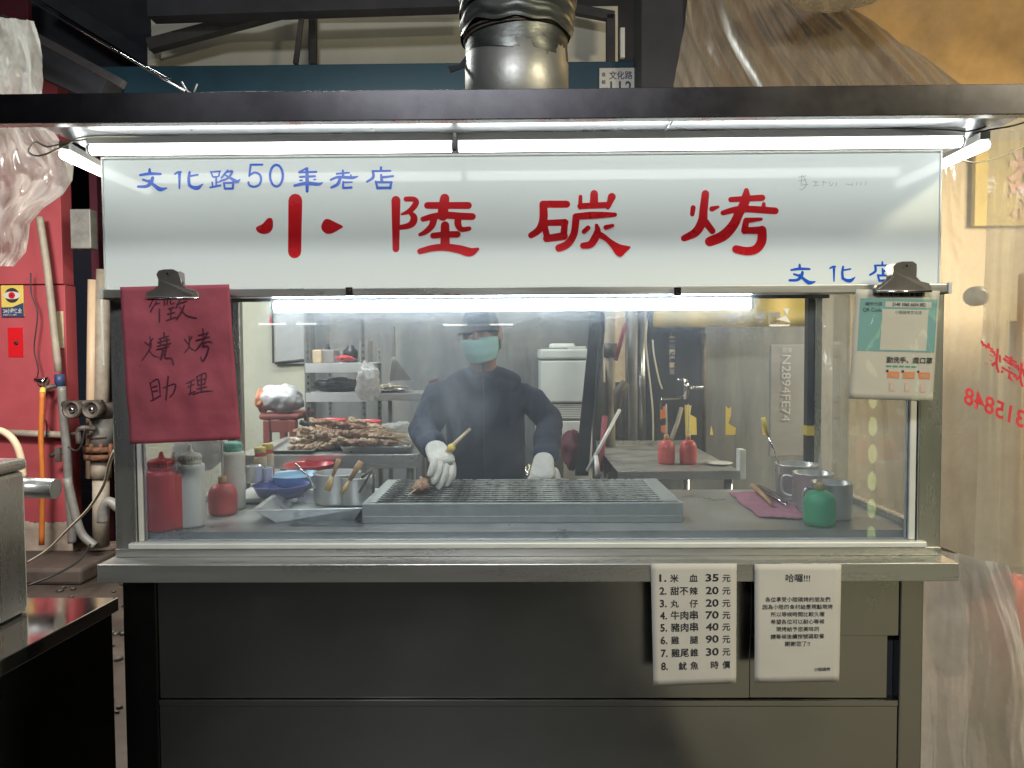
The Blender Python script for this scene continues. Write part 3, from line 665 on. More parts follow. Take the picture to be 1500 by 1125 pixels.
hand = {
 'character': [
  [[(225, 128), (195, 182)], [(245, 148), (203, 216)], [(235, 168), (262, 160)], [(265, 198), (268, 287)], [(325, 122), (318, 168)], [(345, 118), (345, 166), (372, 160)], [(300, 140), (300, 172)], [(330, 200), (368, 190)],
   [(325, 236), (370, 226)], [(346, 195), (346, 262)], [(318, 278), (378, 258)], [(418, 124), (384, 192)], [(390, 170), (455, 148)], [(440, 176), (418, 225), (382, 274)], [(408, 185), (450, 245), (522, 268)]],
  [[(175, 424), (202, 448)], [(226, 400), (204, 434)], [(206, 384), (212, 455), (150, 546)], [(198, 478), (225, 512), (266, 530)], [(300, 362), (302, 402)], [(268, 402), (330, 385)], [(260, 428), (294, 418)],
   [(276, 410), (276, 448)], [(260, 452), (300, 440)], [(306, 416), (334, 408)], [(320, 402), (320, 440)], [(302, 446), (344, 434)], [(255, 474), (332, 455)], [(296, 470), (278, 542)], [(316, 466), (305, 530), (350, 538), (366, 582)]],
  [[(435, 412), (456, 442)], [(482, 394), (464, 428)], [(466, 388), (462, 462), (434, 502)], [(460, 452), (478, 478), (504, 490)], [(561, 343), (562, 418)], [(528, 388), (592, 374)], [(508, 422), (606, 400)], [(600, 366), (560, 425), (506, 492)],
   [(556, 438), (612, 432), (626, 442)], [(582, 430), (552, 464), (600, 470), (560, 564), (544, 534)]],
  [[(206, 700), (226, 820)], [(210, 700), (264, 680), (272, 782)], [(222, 730), (252, 724)], [(226, 760), (254, 754)], [(210, 822), (274, 790)], [(294, 738), (375, 714), (366, 770), (338, 802)], [(330, 660), (314, 818)]],
  [[(453, 712), (502, 690)], [(463, 738), (502, 720)], [(482, 704), (482, 776)], [(470, 788), (512, 770)], [(520, 668), (532, 728)], [(520, 670), (580, 648), (576, 722)], [(528, 696), (578, 686)], [(532, 728), (576, 718)], [(552, 658), (556, 776)], [(528, 752), (588, 740)],
   [(500, 788), (560, 772), (628, 770)]]]}
def inkmap(x, y, Y):   # crop (180,410) x4.69 -> the sheet's own u, v
    px, py = 180 + x / 4.69, 410 + y / 4.69
    v = (py - 419) / 228.0; u = (px - (179 + 14 * v)) / 160.0
    return RM(u, v, .0006 + (YT - Y))
for ch in hand['character']:
    glyph('character', [[(x, y, 10 if k not in (0, len(s) - 1) or len(s) < 3 else 7) for k, (x, y) in enumerate(s)] for s in ch], inkmap, 'ink_brush', rp, YT)

def bulldog(px, py, Y, wpx, label):
    """clip: wide jaws at the bottom, waisted neck and round head above"""
    s = wpx / 90.0; c = at(px, py, Y); k = Y / F
    t = thing('bulldog_clip', label, 'clip', c, 'steel clips holding notices to the rail')
    prof = [(-45, 8), (-45, 2), (-42, -4), (-30, -8), (-22, -14), (-20, -24), (-22, -32), (-17, -38), (-8, -40), (8, -40), (15, -36), (17, -26), (18, -16), (26, -9), (40, -6), (45, 0), (45, 8)]
    def lift(y): return -0.004 - .016 * max(0, min(1, (-y) / 40)) if y < 0 else -0.004
    for nm, sg, dy in (('front_jaw', 1, 0), ('rear_jaw', -1, 0)):
        off = 0 if sg == 1 else -8
        pts = [Vector((c.x + (x + off * .2) * s * k, Y + sg * lift(y) - .004, c.z - y * s * k)) for x, y in prof]
        MB().slab(pts, (0, .0012, 0)).build(nm, 'clip_steel', t, 0.0004)
    MB().cyl((c.x - 44 * s * k, Y - .0085, c.z - 7 * s * k), (c.x + 45 * s * k, Y - .0085, c.z - 7 * s * k), .0024, 8).build('rolled_edge', 'chrome', t)
    MB().cyl((c.x - 14 * s * k, Y - .004, c.z + 22 * s * k), (c.x + 14 * s * k, Y - .004, c.z + 22 * s * k), .004, 10).build('spring', 'chrome', t)
    MB().lathe((c.x - 2 * s * k, Y - .0255, c.z + 33 * s * k), [(.0022, -.0004), (.0022, .0004)], 10, M=Matrix.Rotation(pi / 2, 3, 'X')).build('eyelet', 'chrome', t)
    return t
bulldog(255, 431, 1.672, 78, 'dark steel bulldog clip gripping the crimson paper')
bulldog(1321, 421, 1.668, 80, 'brownish steel bulldog clip gripping the white leaflet')

lp, LM = paper('leaflet', 'white printed leaflet with a teal panel in a clear sleeve clipped at the sign corner', 'leaflet', ((1253, 424), (1376, 426), (1365, 588), (1243, 584)), 1.676, 'paper_white', .002, 8)
def lq(mat, u0, v0, u1, v1, off, nm='print_block', n=14):
    return MB().grid(lambda u, v: LM(u0 + (u1 - u0) * u, v0 + (v1 - v0) * v, off), n, n).build(nm, mat, lp)
lq('print_teal', .06, .08, .98, .56, .0008); lq('paper_white', .36, .105, .91, .155, .0011); lq('paper_white', .33, .175, .88, .545, .0011)
W1 = (LM(1, .5) - LM(0, .5)).length; H1 = (LM(.5, 1) - LM(.5, 0)).length
def ltext(body, u, v, h, wd, mat='ink', bold=.0, off=.0016): return ptext(body, mat, lp, LM, W1, H1, u, v, h, wd / W1, 0, off, bold_dup=bold)
ltext('本場所使用簡訊實聯制', .20, .055, .0155, W1 * .62, bold=.02)
ltext('場所代碼', .12, .145, .010, W1 * .20); ltext('2148 1060 6654 882', .44, .145, .011, W1 * .40, bold=.02)
ltext('QR Code', .10, .20, .012, W1 * .22); ltext('小陸碳烤文化店', .48, .215, .010, W1 * .32)
ltext('勤洗手、戴口罩', .42, .655, .019, W1 * .54, bold=.02)
for k in range(5): lq('print_green', .42 + .075 * k, .685, .48 + .075 * k, .70, .001, n=1)
for k in range(3):
    lq('print_orange', .44 + .185 * k, .74, .58 + .185 * k, .80, .001, n=1)
    lq('print_pink', .47 + .185 * k, .84, .535 + .185 * k, .92, .001, n=1); lq('paper_white', .48 + .185 * k, .85, .525 + .185 * k, .905, .0013, n=1)
    p = LM(.435 + .185 * k, .735, .0016); MB().lathe(p, [(.0028, -.0001), (.0028, .0001)], 12, M=Matrix.Rotation(pi / 2, 3, 'X')).build('print_dot', 'ink', lp)
ltext('1922', .465, .785, .009, W1 * .09, 'paper_white'); ltext('1922', .65, .785, .009, W1 * .09, 'paper_white'); ltext('1922', .835, .785, .009, W1 * .09, 'paper_white')
# clear sleeve
slv = tag(MB().grid(lambda u, v: LM(u * 1.04 - .02, v * 1.03 - .04, .0035 + .001 * sin(u * 7)), 10, 12).build('clear_sleeve', 'glass_side'), 'clear plastic sleeve around the white leaflet', 'sleeve')

mp_, MM = paper('price_list', 'white price list with eight numbered dishes hanging on the steel cabinet', 'price list', ((953, 825), (1079, 825), (1078, 1000), (957, 1005)), 1.668, 'paper_white', .0015, 5, curl=0.0)
Wm = (MM(1, .5) - MM(0, .5)).length
Hm = (MM(.5, 1) - MM(.5, 0)).length
def mt(par, M, W, body, u, v, h, wd, bold=.0): return ptext(body, 'ink', par, M, W, Hm, u, v, h, wd, 0, bold_dup=.028 if body[0] in '0123456789' else (.022 if wd > .08 and len(body) < 3 else .014))
rows = [('1.', '米', '血', '35'), ('2.', '甜不', '辣', '20'), ('3.', '丸', '仔', '20'), ('4.', '牛肉', '串', '70'), ('5.', '豬肉', '串', '40'), ('6.', '雞', '腿', '90'), ('7.', '雞尾', '錐', '30'), ('8.', '魷', '魚', '')]
for k, (n, a, b, pr) in enumerate(rows):
    v = .147 + k * .1025 + .004 * sin(k)
    mt(mp_, MM, Wm, n, .10, v, .0235, .075, .045)
    x0 = .225 if n != '8.' else .31
    mt(mp_, MM, Wm, a, x0, v, .0185, .093 if len(a) == 1 else .205, .03)
    mt(mp_, MM, Wm, b, .45, v, .0185, .093, .03)
    if pr: mt(mp_, MM, Wm, pr, .64, v, .0235, .145, .04); mt(mp_, MM, Wm, '元', .835, v, .0185, .09, .035)
    else: mt(mp_, MM, Wm, '時', .695, v, .0185, .09, .03); mt(mp_, MM, Wm, '價', .835, v, .0185, .09, .03)
np_, NM = paper('notice_paper', 'white notice in small centred print right of the price list', 'notice', ((1105, 826), (1232, 826), (1229, 998), (1105, 1000)), 1.667, 'paper_white', .0015, 9)
Wn = (NM(1, .5) - NM(0, .5)).length
mt(np_, NM, Wn, '哈囉!!!', .36, .145, .0165, .28, .02)
for k, ln in enumerate(('各位享受小陸碳烤的朋友們', '因為小陸的食材給是現點現烤', '所以等候時間比較久喔', '希望各位可以耐心等候', '現烤給予您美味的', '請等候後續按號碼取餐', '謝謝您了!!')):
    n = len(ln) - (1.3 if '!' in ln else 0); wd = .0625 * n
    mt(np_, NM, Wn, ln, .5 - wd / 2, .315 + k * .0625, .0092, wd, .02)
mt(np_, NM, Wn, '小陸碳烤', .70, .905, .0085, .19, .02)

# ================================================================== ON THE WORK SURFACE
def base(px, py, z=ZW): return atz(px, py, z)
def seat(px, by, wpx, z=ZW):
    Y = max(atz(px, by, z).y, 1.764); r = wpx * Y / F / 2; Y += r; p = at(px, by, Y); return V(p.x, Y, z), Y / F
def squeeze(px, by, wpx, shoulder, mat, cap, tip, label, ty, liquid=None, flip=False):
    b, k = seat(px, by, wpx); r = wpx * k / 2; H = at(px, shoulder, b.y).z - ZW; tipz = at(px, ty, b.y).z - ZW
    b.z = ZW + .0006
    t = thing('squeeze_bottle', label, 'squeeze bottle', b, 'sauce bottles on the work surface')
    MB().lathe(b, [(r * .2, 0), (r * .93, 0), (r, .006), (r, H * .55), (r * .985, H * .8), (r, H - .012), (r * .96, H - .003), (r * .8, H)], 32).build('bottle', mat, t)
    c = MB().lathe(b, [(r * .80, H - .002), (r * .80, H + .006)] + [(r * .78, H + .008), (r * .78, H + .02), (r * .70, H + .024), (r * .28, H + .028), (r * .16, tipz - .012), (r * .10, tipz)], 26)
    c.build('cap', cap, t)
    rib = MB()
    for j in range(26):
        a = 2 * pi * j / 26; p = b + Vector((r * .79 * cos(a), r * .79 * sin(a), H + .009)); rib.tube([p, p + Vector((0, 0, .010))], .0012, 4)
    o = rib.build('cap_grip', cap, t); o['kind'] = 'stuff'
    return t
squeeze(239, 786, 47, 688, 'plastic_red', 'plastic_red', 1, 'red squeeze bottle with a matching red cap closest to the glass', 662)
squeeze(257, 777, 46, 690, 'plastic_red2', 'plastic_clear', 1, 'red filled squeeze bottle with a clear cap, second behind the glass', 663)
squeeze(281, 775, 40, 679, 'plastic_white', 'plastic_white', 1, 'cream white squeeze bottle beside the two tall red ones', 651)
squeeze(343, 748, 33, 661, 'plastic_white', 'plastic_mint', 1, 'tall white squeeze bottle with a mint green cap', 646)
squeeze(214, 760, 30, 690, 'plastic_clear', 'plastic_clear', 1, 'faint clear bottle standing at the end of the row near the corner post', 664)
def round_bottle(px, by, wpx, top, straw, mat, label, z=ZW, sp=None):
    b, k = seat(px, by, wpx, z); r = wpx * k / 2; H = at(px, top, b.y).z - z; b.z = z + .0006
    t = thing('round_bottle', label, 'sauce bottle', b, 'round sauce bottles with long spouts')
    MB().lathe(b, [(r * .3, 0), (r * .88, 0), (r * .97, .005), (r, .014), (r, H * .62), (r * .93, H * .78), (r * .72, H * .92), (r * .45, H * .985), (r * .26, H)], 32).build('bottle', mat, t)
    MB().lathe(b, [(r * .3, H - .001), (r * .3, H + .016), (r * .22, H + .019)], 16).build('neck_ring', 'plastic_tan', t)
    e = at(px, straw, b.y).z - z
    MB().tube([b + Vector((0, 0, H + .018)), b + Vector((.001, 0, (H + e) / 2)), b + Vector((0, .002, e))], [.0045, .0035, .0026], 8).build('spout', 'plastic_clear', t)
    return t
round_bottle(327, 757, 41, 708, 640, 'plastic_coral', 'round coral red bottle with a long spout in front of the white one')
round_bottle(1200, 774, 46, 718, 662, 'plastic_green', 'green round bottle with a long spout before the steel mugs')
# hanging white shop bag with pink print
def bag(name, label, cat, cpx, cpy, Y, wpx, hpx, mat, seed, sy=.05, parent_group=None, wob=.5, n=36):
    c = at(cpx, cpy, Y); k = Y / F; rx_, rz = wpx * k / 2, hpx * k / 2
    def fn(u, v):
        a = 2 * pi * u; e = pi * (v - .5); d = Vector((cos(e) * cos(a), cos(e) * sin(a), sin(e)))
        q = 1 + wob * (noise.noise(d * 1.8 + Vector((seed, 0, 0))) * .5 + .45 * abs(noise.noise(Vector((d.x * 5, d.y * 5, d.z * 2 + seed)))) + .12 * noise.noise(d * 9 + Vector((0, seed, 0))))
        return c + Vector((d.x * rx_, d.y * sy, d.z * rz)) * q
    return tag(MB().grid(fn, n, n * 2 // 3).build(name, mat), label, cat, parent_group)
bag('plastic_bag', 'white shop bag with faded pink print hanging behind the squeeze bottles', 'bag', 292, 660, 2.33, 74, 56, 'bag_white', 4, .03, wob=.3)
# metal cups with two yellow lidded shakers
def shaker(px, by, top, wpx, label, Y):
    b = at(px, by, Y); k = Y / F; r = wpx * k / 2; H = (by - top) * k
    t = thing('spice_shaker', label, 'spice shaker', b, 'red spice shakers with yellow lids')
    MB().lathe(b, [(r, 0), (r, .012), (r * .98, H * .3)], 20).build('foot_band', 'plastic_red', t)
    MB().lathe(b, [(r * .98, H * .3), (r * .94, H * .62), (r * .86, H * .72)], 20).build('label_band', 'label_cream', t)
    MB().lathe(b, [(r * .86, H * .72), (r * .84, H * .84)], 20).build('shoulder', 'plastic_red', t)
    MB().lathe(b, [(r * .88, H * .84), (r * .88, H), (r * .8, H * 1.02)], 20).build('lid', 'yellow', t)
shaker(382, 700, 655, 19, 'cream labelled spice shaker with yellow lid in the small cups', 2.2)
shaker(393, 697, 650, 18, 'red spice shaker behind the cream labelled one', 2.26)
def mug(px, by, wpx, top, mat, label, z=ZW, grp='steel mugs on the work surface', handle=None, name='steel_mug', cat='mug', Y=None):
    b, k = seat(px, by, wpx, z) if Y is None else (at(px, by, Y), Y / F); r = wpx * k / 2; b.z = z + .0008 if Y is None else b.z; H = at(px, top, b.y).z - b.z
    t = thing(name, label, cat, b, grp)
    MB().lathe(b, [(r * .3, 0), (r * .96, 0), (r, .006), (r, H - .004), (r * 1.04, H - .002), (r * 1.04, H), (r * .96, H), (r * .95, .012), (r * .2, .008)], 40).build('bowl', mat, t)
    if handle:
        a0 = handle; d = Vector((cos(a0), sin(a0), 0))
        MB().tube(smooth_path([b + d * r + V(0, 0, H * .82), b + d * (r + .022) + V(0, 0, H * .84), b + d * (r + .030) + V(0, 0, H * .6), b + d * (r + .024) + V(0, 0, H * .32), b + d * r + V(0, 0, H * .25)], 5), .004, 8).build('handle', mat, t)
    return t, b, r, H
mug(1166, 735, 59, 679, 'steel_pot', 'tallest looking steel mug holding a basting brush, farthest from the glass', handle=.6)
mug(1190, 748, 56, 692, 'steel_pot', 'middle steel mug of the three behind the green bottle', handle=2.6)
mug(1218, 764, 56, 706, 'steel_pot', 'steel mug nearest the glass behind the green bottle', handle=3.3)
mug(373, 706, 22, 682, 'steel_pot', 'small steel cup in front of the spice shakers', Y=2.12, grp='small steel cups')
mug(390, 704, 20, 684, 'steel_pot', 'second small steel cup touching the blue basin', Y=2.16, grp='small steel cups')
def brush(pa, pb, ra, mat_h, label, head=None, mat_head='plastic_tan', name='basting_brush', hl=.04):
    pa, pb = Vector(pa), Vector(pb); d = (pb - pa).normalized()
    t = thing(name, label, 'brush', pa)
    MB().tube([pa, pa.lerp(pb, .3), pb], [ra * .9, ra, ra * .55], 10).build('handle', mat_h, t)
    if head: MB().tube([pb, pb + d * hl * .5, pb + d * hl], [ra * .6, ra * 1.5, ra * 1.3], 10, flat=.5).build('bristles', mat_head, t)
    return t
b0 = base(1166, 735); brush(at(1118, 612, b0.y + .06), at(1125, 638, b0.y + .07), .008, 'yellow', 'yellow handled basting brush leaning out of the tallest mug')
tag(MB().cyl(at(1125, 638, b0.y + .07), at(1143, 685, b0.y + .08), .0028, 8).build('brush_rod', 'chrome'), 'thin metal rod of the yellow brush standing in the mug', 'rod')
# pink cloth and the tools on it
cq = [base(*q) for q in ((1068, 723), (1112, 722), (1150, 733), (1178, 747), (1180, 762), (1142, 762), (1115, 759), (1090, 742))]
def cl_(u, v):
    i = u * .999 * 3; a, b_ = cq[0].lerp(cq[1], u), cq[6].lerp(cq[4], u)
    p = a.lerp(b_, v); bulge = sin(v * pi) * .03; p.x += (bulge if u > .5 else -bulge * .2)
    p.z = ZW + .003 + .004 * abs(noise.noise(Vector((u * 5, v * 6, 2)))); p.x += .008 * noise.noise(Vector((v * 6, u * 2, 4))); return p
tag(MB().grid(cl_, 20, 20).build('cloth', 'cloth_pink', solid=.002), 'dusty pink cloth lying under the tongs beside the steel mugs', 'cloth')
for (a, b_, m_, lb) in (((1102, 722), (1130, 746), 'wood', 'dark wooden skewer grip lying on the pink cloth'), ((1112, 724), (1152, 744), 'iron', 'blackened metal tongs lying across the pink cloth'), ((1120, 733), (1153, 748), 'chrome', 'thin shiny skewer on the pink cloth')):
    p, q = base(*a), base(*b_); p.z = q.z = ZW + .014; p.z += .008
    r = .008 if m_ != 'chrome' else .0025
    tag(MB().tube([p, p.lerp(q, .5) + V(0, 0, .004), q], [r, r * .9, r * .6], 8).build('tongs' if m_ == 'iron' else 'grill_tool', m_), lb, 'grill tool')
# ------------------------------------------------------------------ grill
G0, G1 = base(530, 767), base(1002, 767)
gy = G0.y + .002; gx0, gx1 = G0.x, G1.x; gzt = at(766, 737, gy).z; gyb = 2.22
grill = thing('charcoal_grill', 'long charcoal grill box with blackened bars in the middle of the stall', 'grill', ((gx0 + gx1) / 2, gy, ZW))
fr = .022
MB().box(gx0, gx1, gy, gy + .012, ZW + .001, gzt).build('front_wall', 'grill_steel', grill, .002)
MB().box(gx0 + .002, gx1 - .002, gy - .0015, gy + .0, ZW + .001, ZW + .018).build('front_band', 'grill_steel', grill, .001)
MB().box(gx0, gx0 + .012, gy + .0122, gyb, ZW + .001, gzt).build('side_wall', 'grill_steel', grill, .002)
MB().box(gx1 - .012, gx1, gy + .0122, gyb, ZW + .001, gzt).build('side_wall', 'grill_steel', grill, .002)
MB().box(gx0 + .0122, gx1 - .0122, gyb - .012, gyb, ZW + .001, gzt).build('back_wall', 'grill_steel', grill, .002)
MB().box(gx0 + .012, gx1 - .012, gy + .012, gyb - .012, ZW + .002, ZW + .012).build('fire_tray', 'ember', grill)
for x0, x1 in ((gx0 + .013, gx0 + .034), (gx1 - .048, gx1 - .013)): MB().box(x0, x1, gy + .013, gyb - .013, gzt - .006, gzt + .002).build('grate_frame', 'grill_steel', grill, .001)
nb = 12; bar0 = None
for k in range(nb):
    y = gy + .026 + (gyb - gy - .052) * k / (nb - 1)
    if bar0 is None:
        def bf(u, v):
            a = 2 * pi * v; wv = .0012 * noise.noise(Vector((u * 26, 0, 0)))
            return (gx0 + .03 + (gx1 - gx0 - .076) * u, y + .0044 * cos(a), gzt + .001 + .0019 * sin(a) + wv * .6)
        bar0 = MB().grid(bf, 60, 8).build('bar', 'grill_bar', grill); y00 = y
    else: clone(bar0, 'bar', grill, (0, y - y00, .0008 * noise.noise(Vector((k * 2.3, 1, 0)))))
# charcoal lumps
cm = MB()
for k in range(170):
    x = random.uniform(gx0 + .04, gx1 - .05); yy = random.uniform(gy + .03, gyb - .03)
    cm.ball((x, yy, ZW + .02 + random.random() * .012), random.uniform(.012, .022), 7, 5, (1, random.uniform(.7, 1.2), .7), .8, k)
o = cm.build('charcoal', 'ember', grill); o['kind'] = 'stuff'
# crumbs burnt onto the bars
cm = MB()
for k in range(420):
    x = gx0 + .05 + (gx1 - gx0 - .12) * (random.random() ** 2.4); yy = gy + .026 + (gyb - gy - .052) * random.randrange(nb) / (nb - 1)
    cm.ball((x, yy, gzt + .003), random.uniform(.0010, .0026), 6, 4, (random.uniform(1.5, 6), 1, .6), .8, k)
o = cm.build('burnt_crumbs', 'ember', grill); o['kind'] = 'stuff'
# skewers
def skewer_mesh(seed, L=.30, ml=.15, mat_m='meat', wd=.016):
    mb = MB(); mb.tube([(0, 0, 0), (L, 0, 0)], .0018, 6); mb.cur = 1; rr = random.Random(seed); x = L - ml
    while x < L - .01:
        r = rr.uniform(.7, 1.15) * wd; mb.ball((x + r * .6, rr.uniform(-.003, .003), 0), r, 12, 8, (1.05, rr.uniform(.8, 1.2), .62), 1.1, seed * 7 + x * 40); x += r * 1.25
    return mb.mesh('skewer', ['bamboo', mat_m], Vector((0, 0, 0)))
SK = [skewer_mesh(k, .27, .15, 'meat' if k % 2 else 'meat_pale', .015 + .002 * (k % 3)) for k in range(6)]
def put_skewer(me, p, q, label, grp, cat='skewer', roll=0.0):
    o = bpy.data.objects.new('meat_skewer', me); COL.objects.link(o); o.location = p; d = (Vector(q) - Vector(p))
    o.rotation_euler = (Matrix.Rotation(0, 3, 'X') @ d.to_track_quat('X', 'Z').to_matrix()).to_euler(); ORG[o.name] = Vector(p)
    tag(o, label, cat, grp); return o
p = atz(598, 725, gzt + .02); q = atz(632, 700, gzt + .022)
dd = (q - p).normalized()
big = skewer_mesh(31, .17, .095, 'meat', .021)
put_skewer(big, p, p + dd, 'browned meat skewer grilling alone on the bars below the glove', None)

# ------------------------------------------------------------------ tray with pots
TZ = ZW + .001
fl, frr = base(404, 766), base(519, 762); bl, br = base(462, 722), base(560, 716)
TH = .034
def rim(p, out, z): return Vector((p.x + out[0], p.y + out[1], z))
tray = thing('steel_tray', 'deep stainless tray holding two sauce pots beside the grill', 'tray', (fl.x, fl.y, ZW))
c4 = [Vector((fl.x, fl.y, TZ)), Vector((frr.x, frr.y, TZ)), Vector((br.x, 2.12, TZ)), Vector((bl.x - .02, 2.12, TZ))]
o4 = [c4[0] + V(-.045, -.012, TH), c4[1] + V(.022, -.012, TH), c4[2] + V(.022, .02, TH), c4[3] + V(-.035, .02, TH)]
r4 = [o4[0] + V(-.012, -.010, .001), o4[1] + V(.010, -.010, .001), o4[2] + V(.010, .010, .001), o4[3] + V(-.012, .010, .001)]
mb = MB(); mb.add(c4 + o4 + r4, [(3, 2, 1, 0)] + [(i, (i + 1) % 4, 4 + (i + 1) % 4, 4 + i) for i in range(4)] + [(4 + i, 4 + (i + 1) % 4, 8 + (i + 1) % 4, 8 + i) for i in range(4)])
mb.build('basin', 'steel_pot', tray, bevel=.004, solid=.0016)
def pot(cx, cy, r, H, z, label):
    b = Vector((cx, cy, z)); t = thing('sauce_pot', label, 'pot', b, 'steel sauce pots in the tray')
    MB().lathe(b, [(r * .2, 0), (r * .95, 0), (r, .006), (r, H - .003), (r * 1.05, H), (r * .97, H + .0005), (r * .96, .01), (r * .2, .008)], 44).build('bowl', 'steel_pot', t)
    MB().lathe(b, [(.0001, H * .45), (r * .955, H * .45)], 30).build('sauce', 'wood', t)
    return t
pb = atz(490, 741, TZ + .004); kk = pb.y / F
r1 = 35 * kk; pot(pb.x - .008, pb.y + r1, r1, 45 * kk, TZ + .003, 'wide steel sauce pot at the back of the tray with a ladle in it')
r2 = 27 * kk; pot(pb.x + .055, pb.y + r2 - .012, r2 * .98, 41 * kk, TZ + .0035, 'smaller steel sauce pot tucked against the wider one with a wooden brush')
tag(MB().tube([at(432, 679, 1.98), at(453, 699, 1.99), at(462, 715, 2.0)], [.003, .0028, .0028], 8).build('ladle', 'chrome'), 'thin metal ladle handle leaning out of the wide pot', 'ladle')
brush(at(497, 672, 2.0), at(487, 698, 1.99), .007, 'wood', 'carved wooden basting brush standing in the wide pot', True)
brush(at(529, 676, 1.97), at(512, 704, 1.96), .009, 'wood', 'thick light wooden brush standing in the smaller pot', True)
ws = MB()
for a, b_ in (((547, 685), (526, 722)), ((547, 685), (547, 722)), ((547, 685), (530, 700))): ws.cyl(at(*a, 2.04), at(*b_, 2.02), .0035, 6)
tag(ws.build('folding_tongs', 'iron'), 'dark angled metal tongs leaning at the tray edge by the grill', 'tongs')
# basins
def basin(px, by, wpx, top, mat, label, z=None, Y=None, ir=.8):
    b = base(px, by, z) if Y is None else at(px, by, Y); k = b.y / F; r = wpx * k / 2; H = max(.02, (by - top) * k)
    if Y is None: b.y += r * .6
    t = thing('basin', label, 'basin', b, 'plastic basins in the stall')
    MB().lathe(b, [(r * .1, 0), (r * ir, 0), (r * .94, H * .8), (r * 1.0, H * .96), (r * 1.02, H), (r * .97, H), (r * .90, H * .8), (r * (ir - .03), .004), (r * .1, .003)], 44).build('bowl', mat, t)
    return t, b
basin(412, 724, 82, 709, 'plastic_violet', 'shallow violet blue basin closest to the tray', Y=2.14)
basin(431, 708, 78, 694, 'plastic_blue', 'pale sky blue basin between the violet and red ones', Y=2.26)
basin(453, 694, 72, 679, 'basin_red', 'shallow red basin behind the pale blue one', Y=2.42)
tag(MB().box(at(355, 712, 2.22).x, at(452, 712, 2.22).x, 2.10, 2.55, ZW + .004, ZW + .018).build('cutting_board', 'alu_white', bevel=.004), 'white board under the stacked basins', 'board')
t = thing('jar_lid', 'small green jar lid lying in front of the violet basin', 'lid', base(396, 738))
b = base(396, 738); MB().lathe(b + V(0, 0, .001), [(.02, 0), (.024, .002), (.024, .012), (.021, .013), (.020, .005), (.002, .005)], 24).build('rim', 'plastic_mint', t)
# crumpled foil under the tray
cm = MB(); cm.grid(lambda u, v: base(425 + 108 * u, 771 - 8 * v) + V(0, 0, .001 + .004 * abs(noise.noise(Vector((u * 16, v * 3, 1))))), 40, 4)
tag(cm.build('foil_sheet', 'steel_dark'), 'crumpled dark foil edge under the tray', 'foil')

# ================================================================== RAISED SHELF BEHIND, LEFT
TT = at(500, 667, 2.5).z; x0, x1 = at(340, 667, 2.5).x, at(612, 667, 2.5).x; yb = 3.08
tb = thing('prep_table', 'stainless prep table carrying trays and red basins behind the stall', 'table', ((x0 + x1) / 2, 2.5, 0))
MB().box(x0, x1, 2.5, yb, TT - .004, TT).build('table_top', 'steel_work', tb, .001)
MB().box(x0, x1, 2.496, 2.4995, TT - .045, TT + .002).build('front_apron', 'steel_h', tb, .001)
for x in (x0 + .03, x1 - .03):
    for y in (2.54, yb - .04): MB().cyl((x, y, 0), (x, y, TT - .005), .016, 12).build('leg', 'steel', tb)
MB().box(x0 + .03, x1 - .03, 2.53, yb - .04, .5, .51).build('lower_shelf', 'steel_work', tb, .001)
def flat_tray(c4, z, H, label, mat='steel_pot'):
    c4 = [atz(*c, z) for c in c4]; t = thing('flat_tray', label, 'tray', c4[0], 'flat metal trays on the prep table')
    cc = sum(c4, Vector()) / 4; inn = [cc.lerp(p, .93) + V(0, 0, .001) for p in c4]; outp = [p + V(0, 0, H) for p in c4]; rm = [cc.lerp(p, 1.035) + V(0, 0, H) for p in c4]
    MB().add(inn + outp + rm, [(3, 2, 1, 0)] + [(i, (i + 1) % 4, 4 + (i + 1) % 4, 4 + i) for i in range(4)] + [(4 + i, 4 + (i + 1) % 4, 8 + (i + 1) % 4, 8 + i) for i in range(4)]).build('basin', mat, t, bevel=.002, solid=.0015)
    return t
flat_tray(((392, 665), (458, 665), (487, 645), (425, 645)), TT + .001, .012, 'empty flat tray at the end of the prep table', 'steel_work')
flat_tray(((500, 664), (600, 664), (604, 648), (500, 648)), TT + .001, .022, 'tray heaped with grilled skewers on the prep table')
hp = [(random.uniform(512, 600), random.uniform(0, 1), random.random()) for _ in range(46)]
for k, (px, e, q) in enumerate(hp):
    hgt = (1 - abs(px - 552) / 62) * .055 * q + .022
    c = atz(px, 660 - 12 * e, TT + .002); c.z = TT + hgt; ang = random.choice((pi, pi * .95, pi * 1.06, pi * .86)) if q > .3 else random.uniform(2.4, 3.8)
    d = Vector((cos(ang), sin(ang) * .8, random.uniform(-.16, .2))).normalized()
    put_skewer(SK[k % 6], c - d * (.06 if d.x < 0 else .2) * -1 * (-1), c + d, ('pale cooked' if k % 2 == 0 else 'dark browned') + ' meat skewer piled in the heap on the prep table tray', 'skewers heaped in the tray')
def deep(px, by, wpx, top, Y, mat, label): return basin(px, by, wpx, top, mat, label, Y=Y, ir=.72)
deep(476, 655, 40, 624, 2.86, 'basin_red', 'small red basin holding tools beside the empty tray')
deep(481, 642, 52, 614, 3.0, 'basin_red', 'taller red basin behind the small one')
deep(533, 640, 52, 616, 3.02, 'basin_red', 'red basin next to the white plastic bag')
tag(MB().tube([at(440, 618, 2.8), at(452, 624, 2.82), at(470, 632, 2.85)], [.010, .013, .009], 10).build('knife_handle', 'cable_black'), 'black tool handle sticking out of the small red basin', 'tool')
tag(MB().tube([at(462, 623, 2.7), at(486, 630, 2.7), at(510, 641, 2.66)], .003, 6).build('chopstick', 'bamboo'), 'pale chopstick lying over the small red basin', 'chopstick')
bag('plastic_bag', 'crumpled clear white bag lying beyond the skewer heap', 'bag', 590, 637, 2.9, 66, 30, 'bag_thin', 14, .07, wob=1.1, n=48)
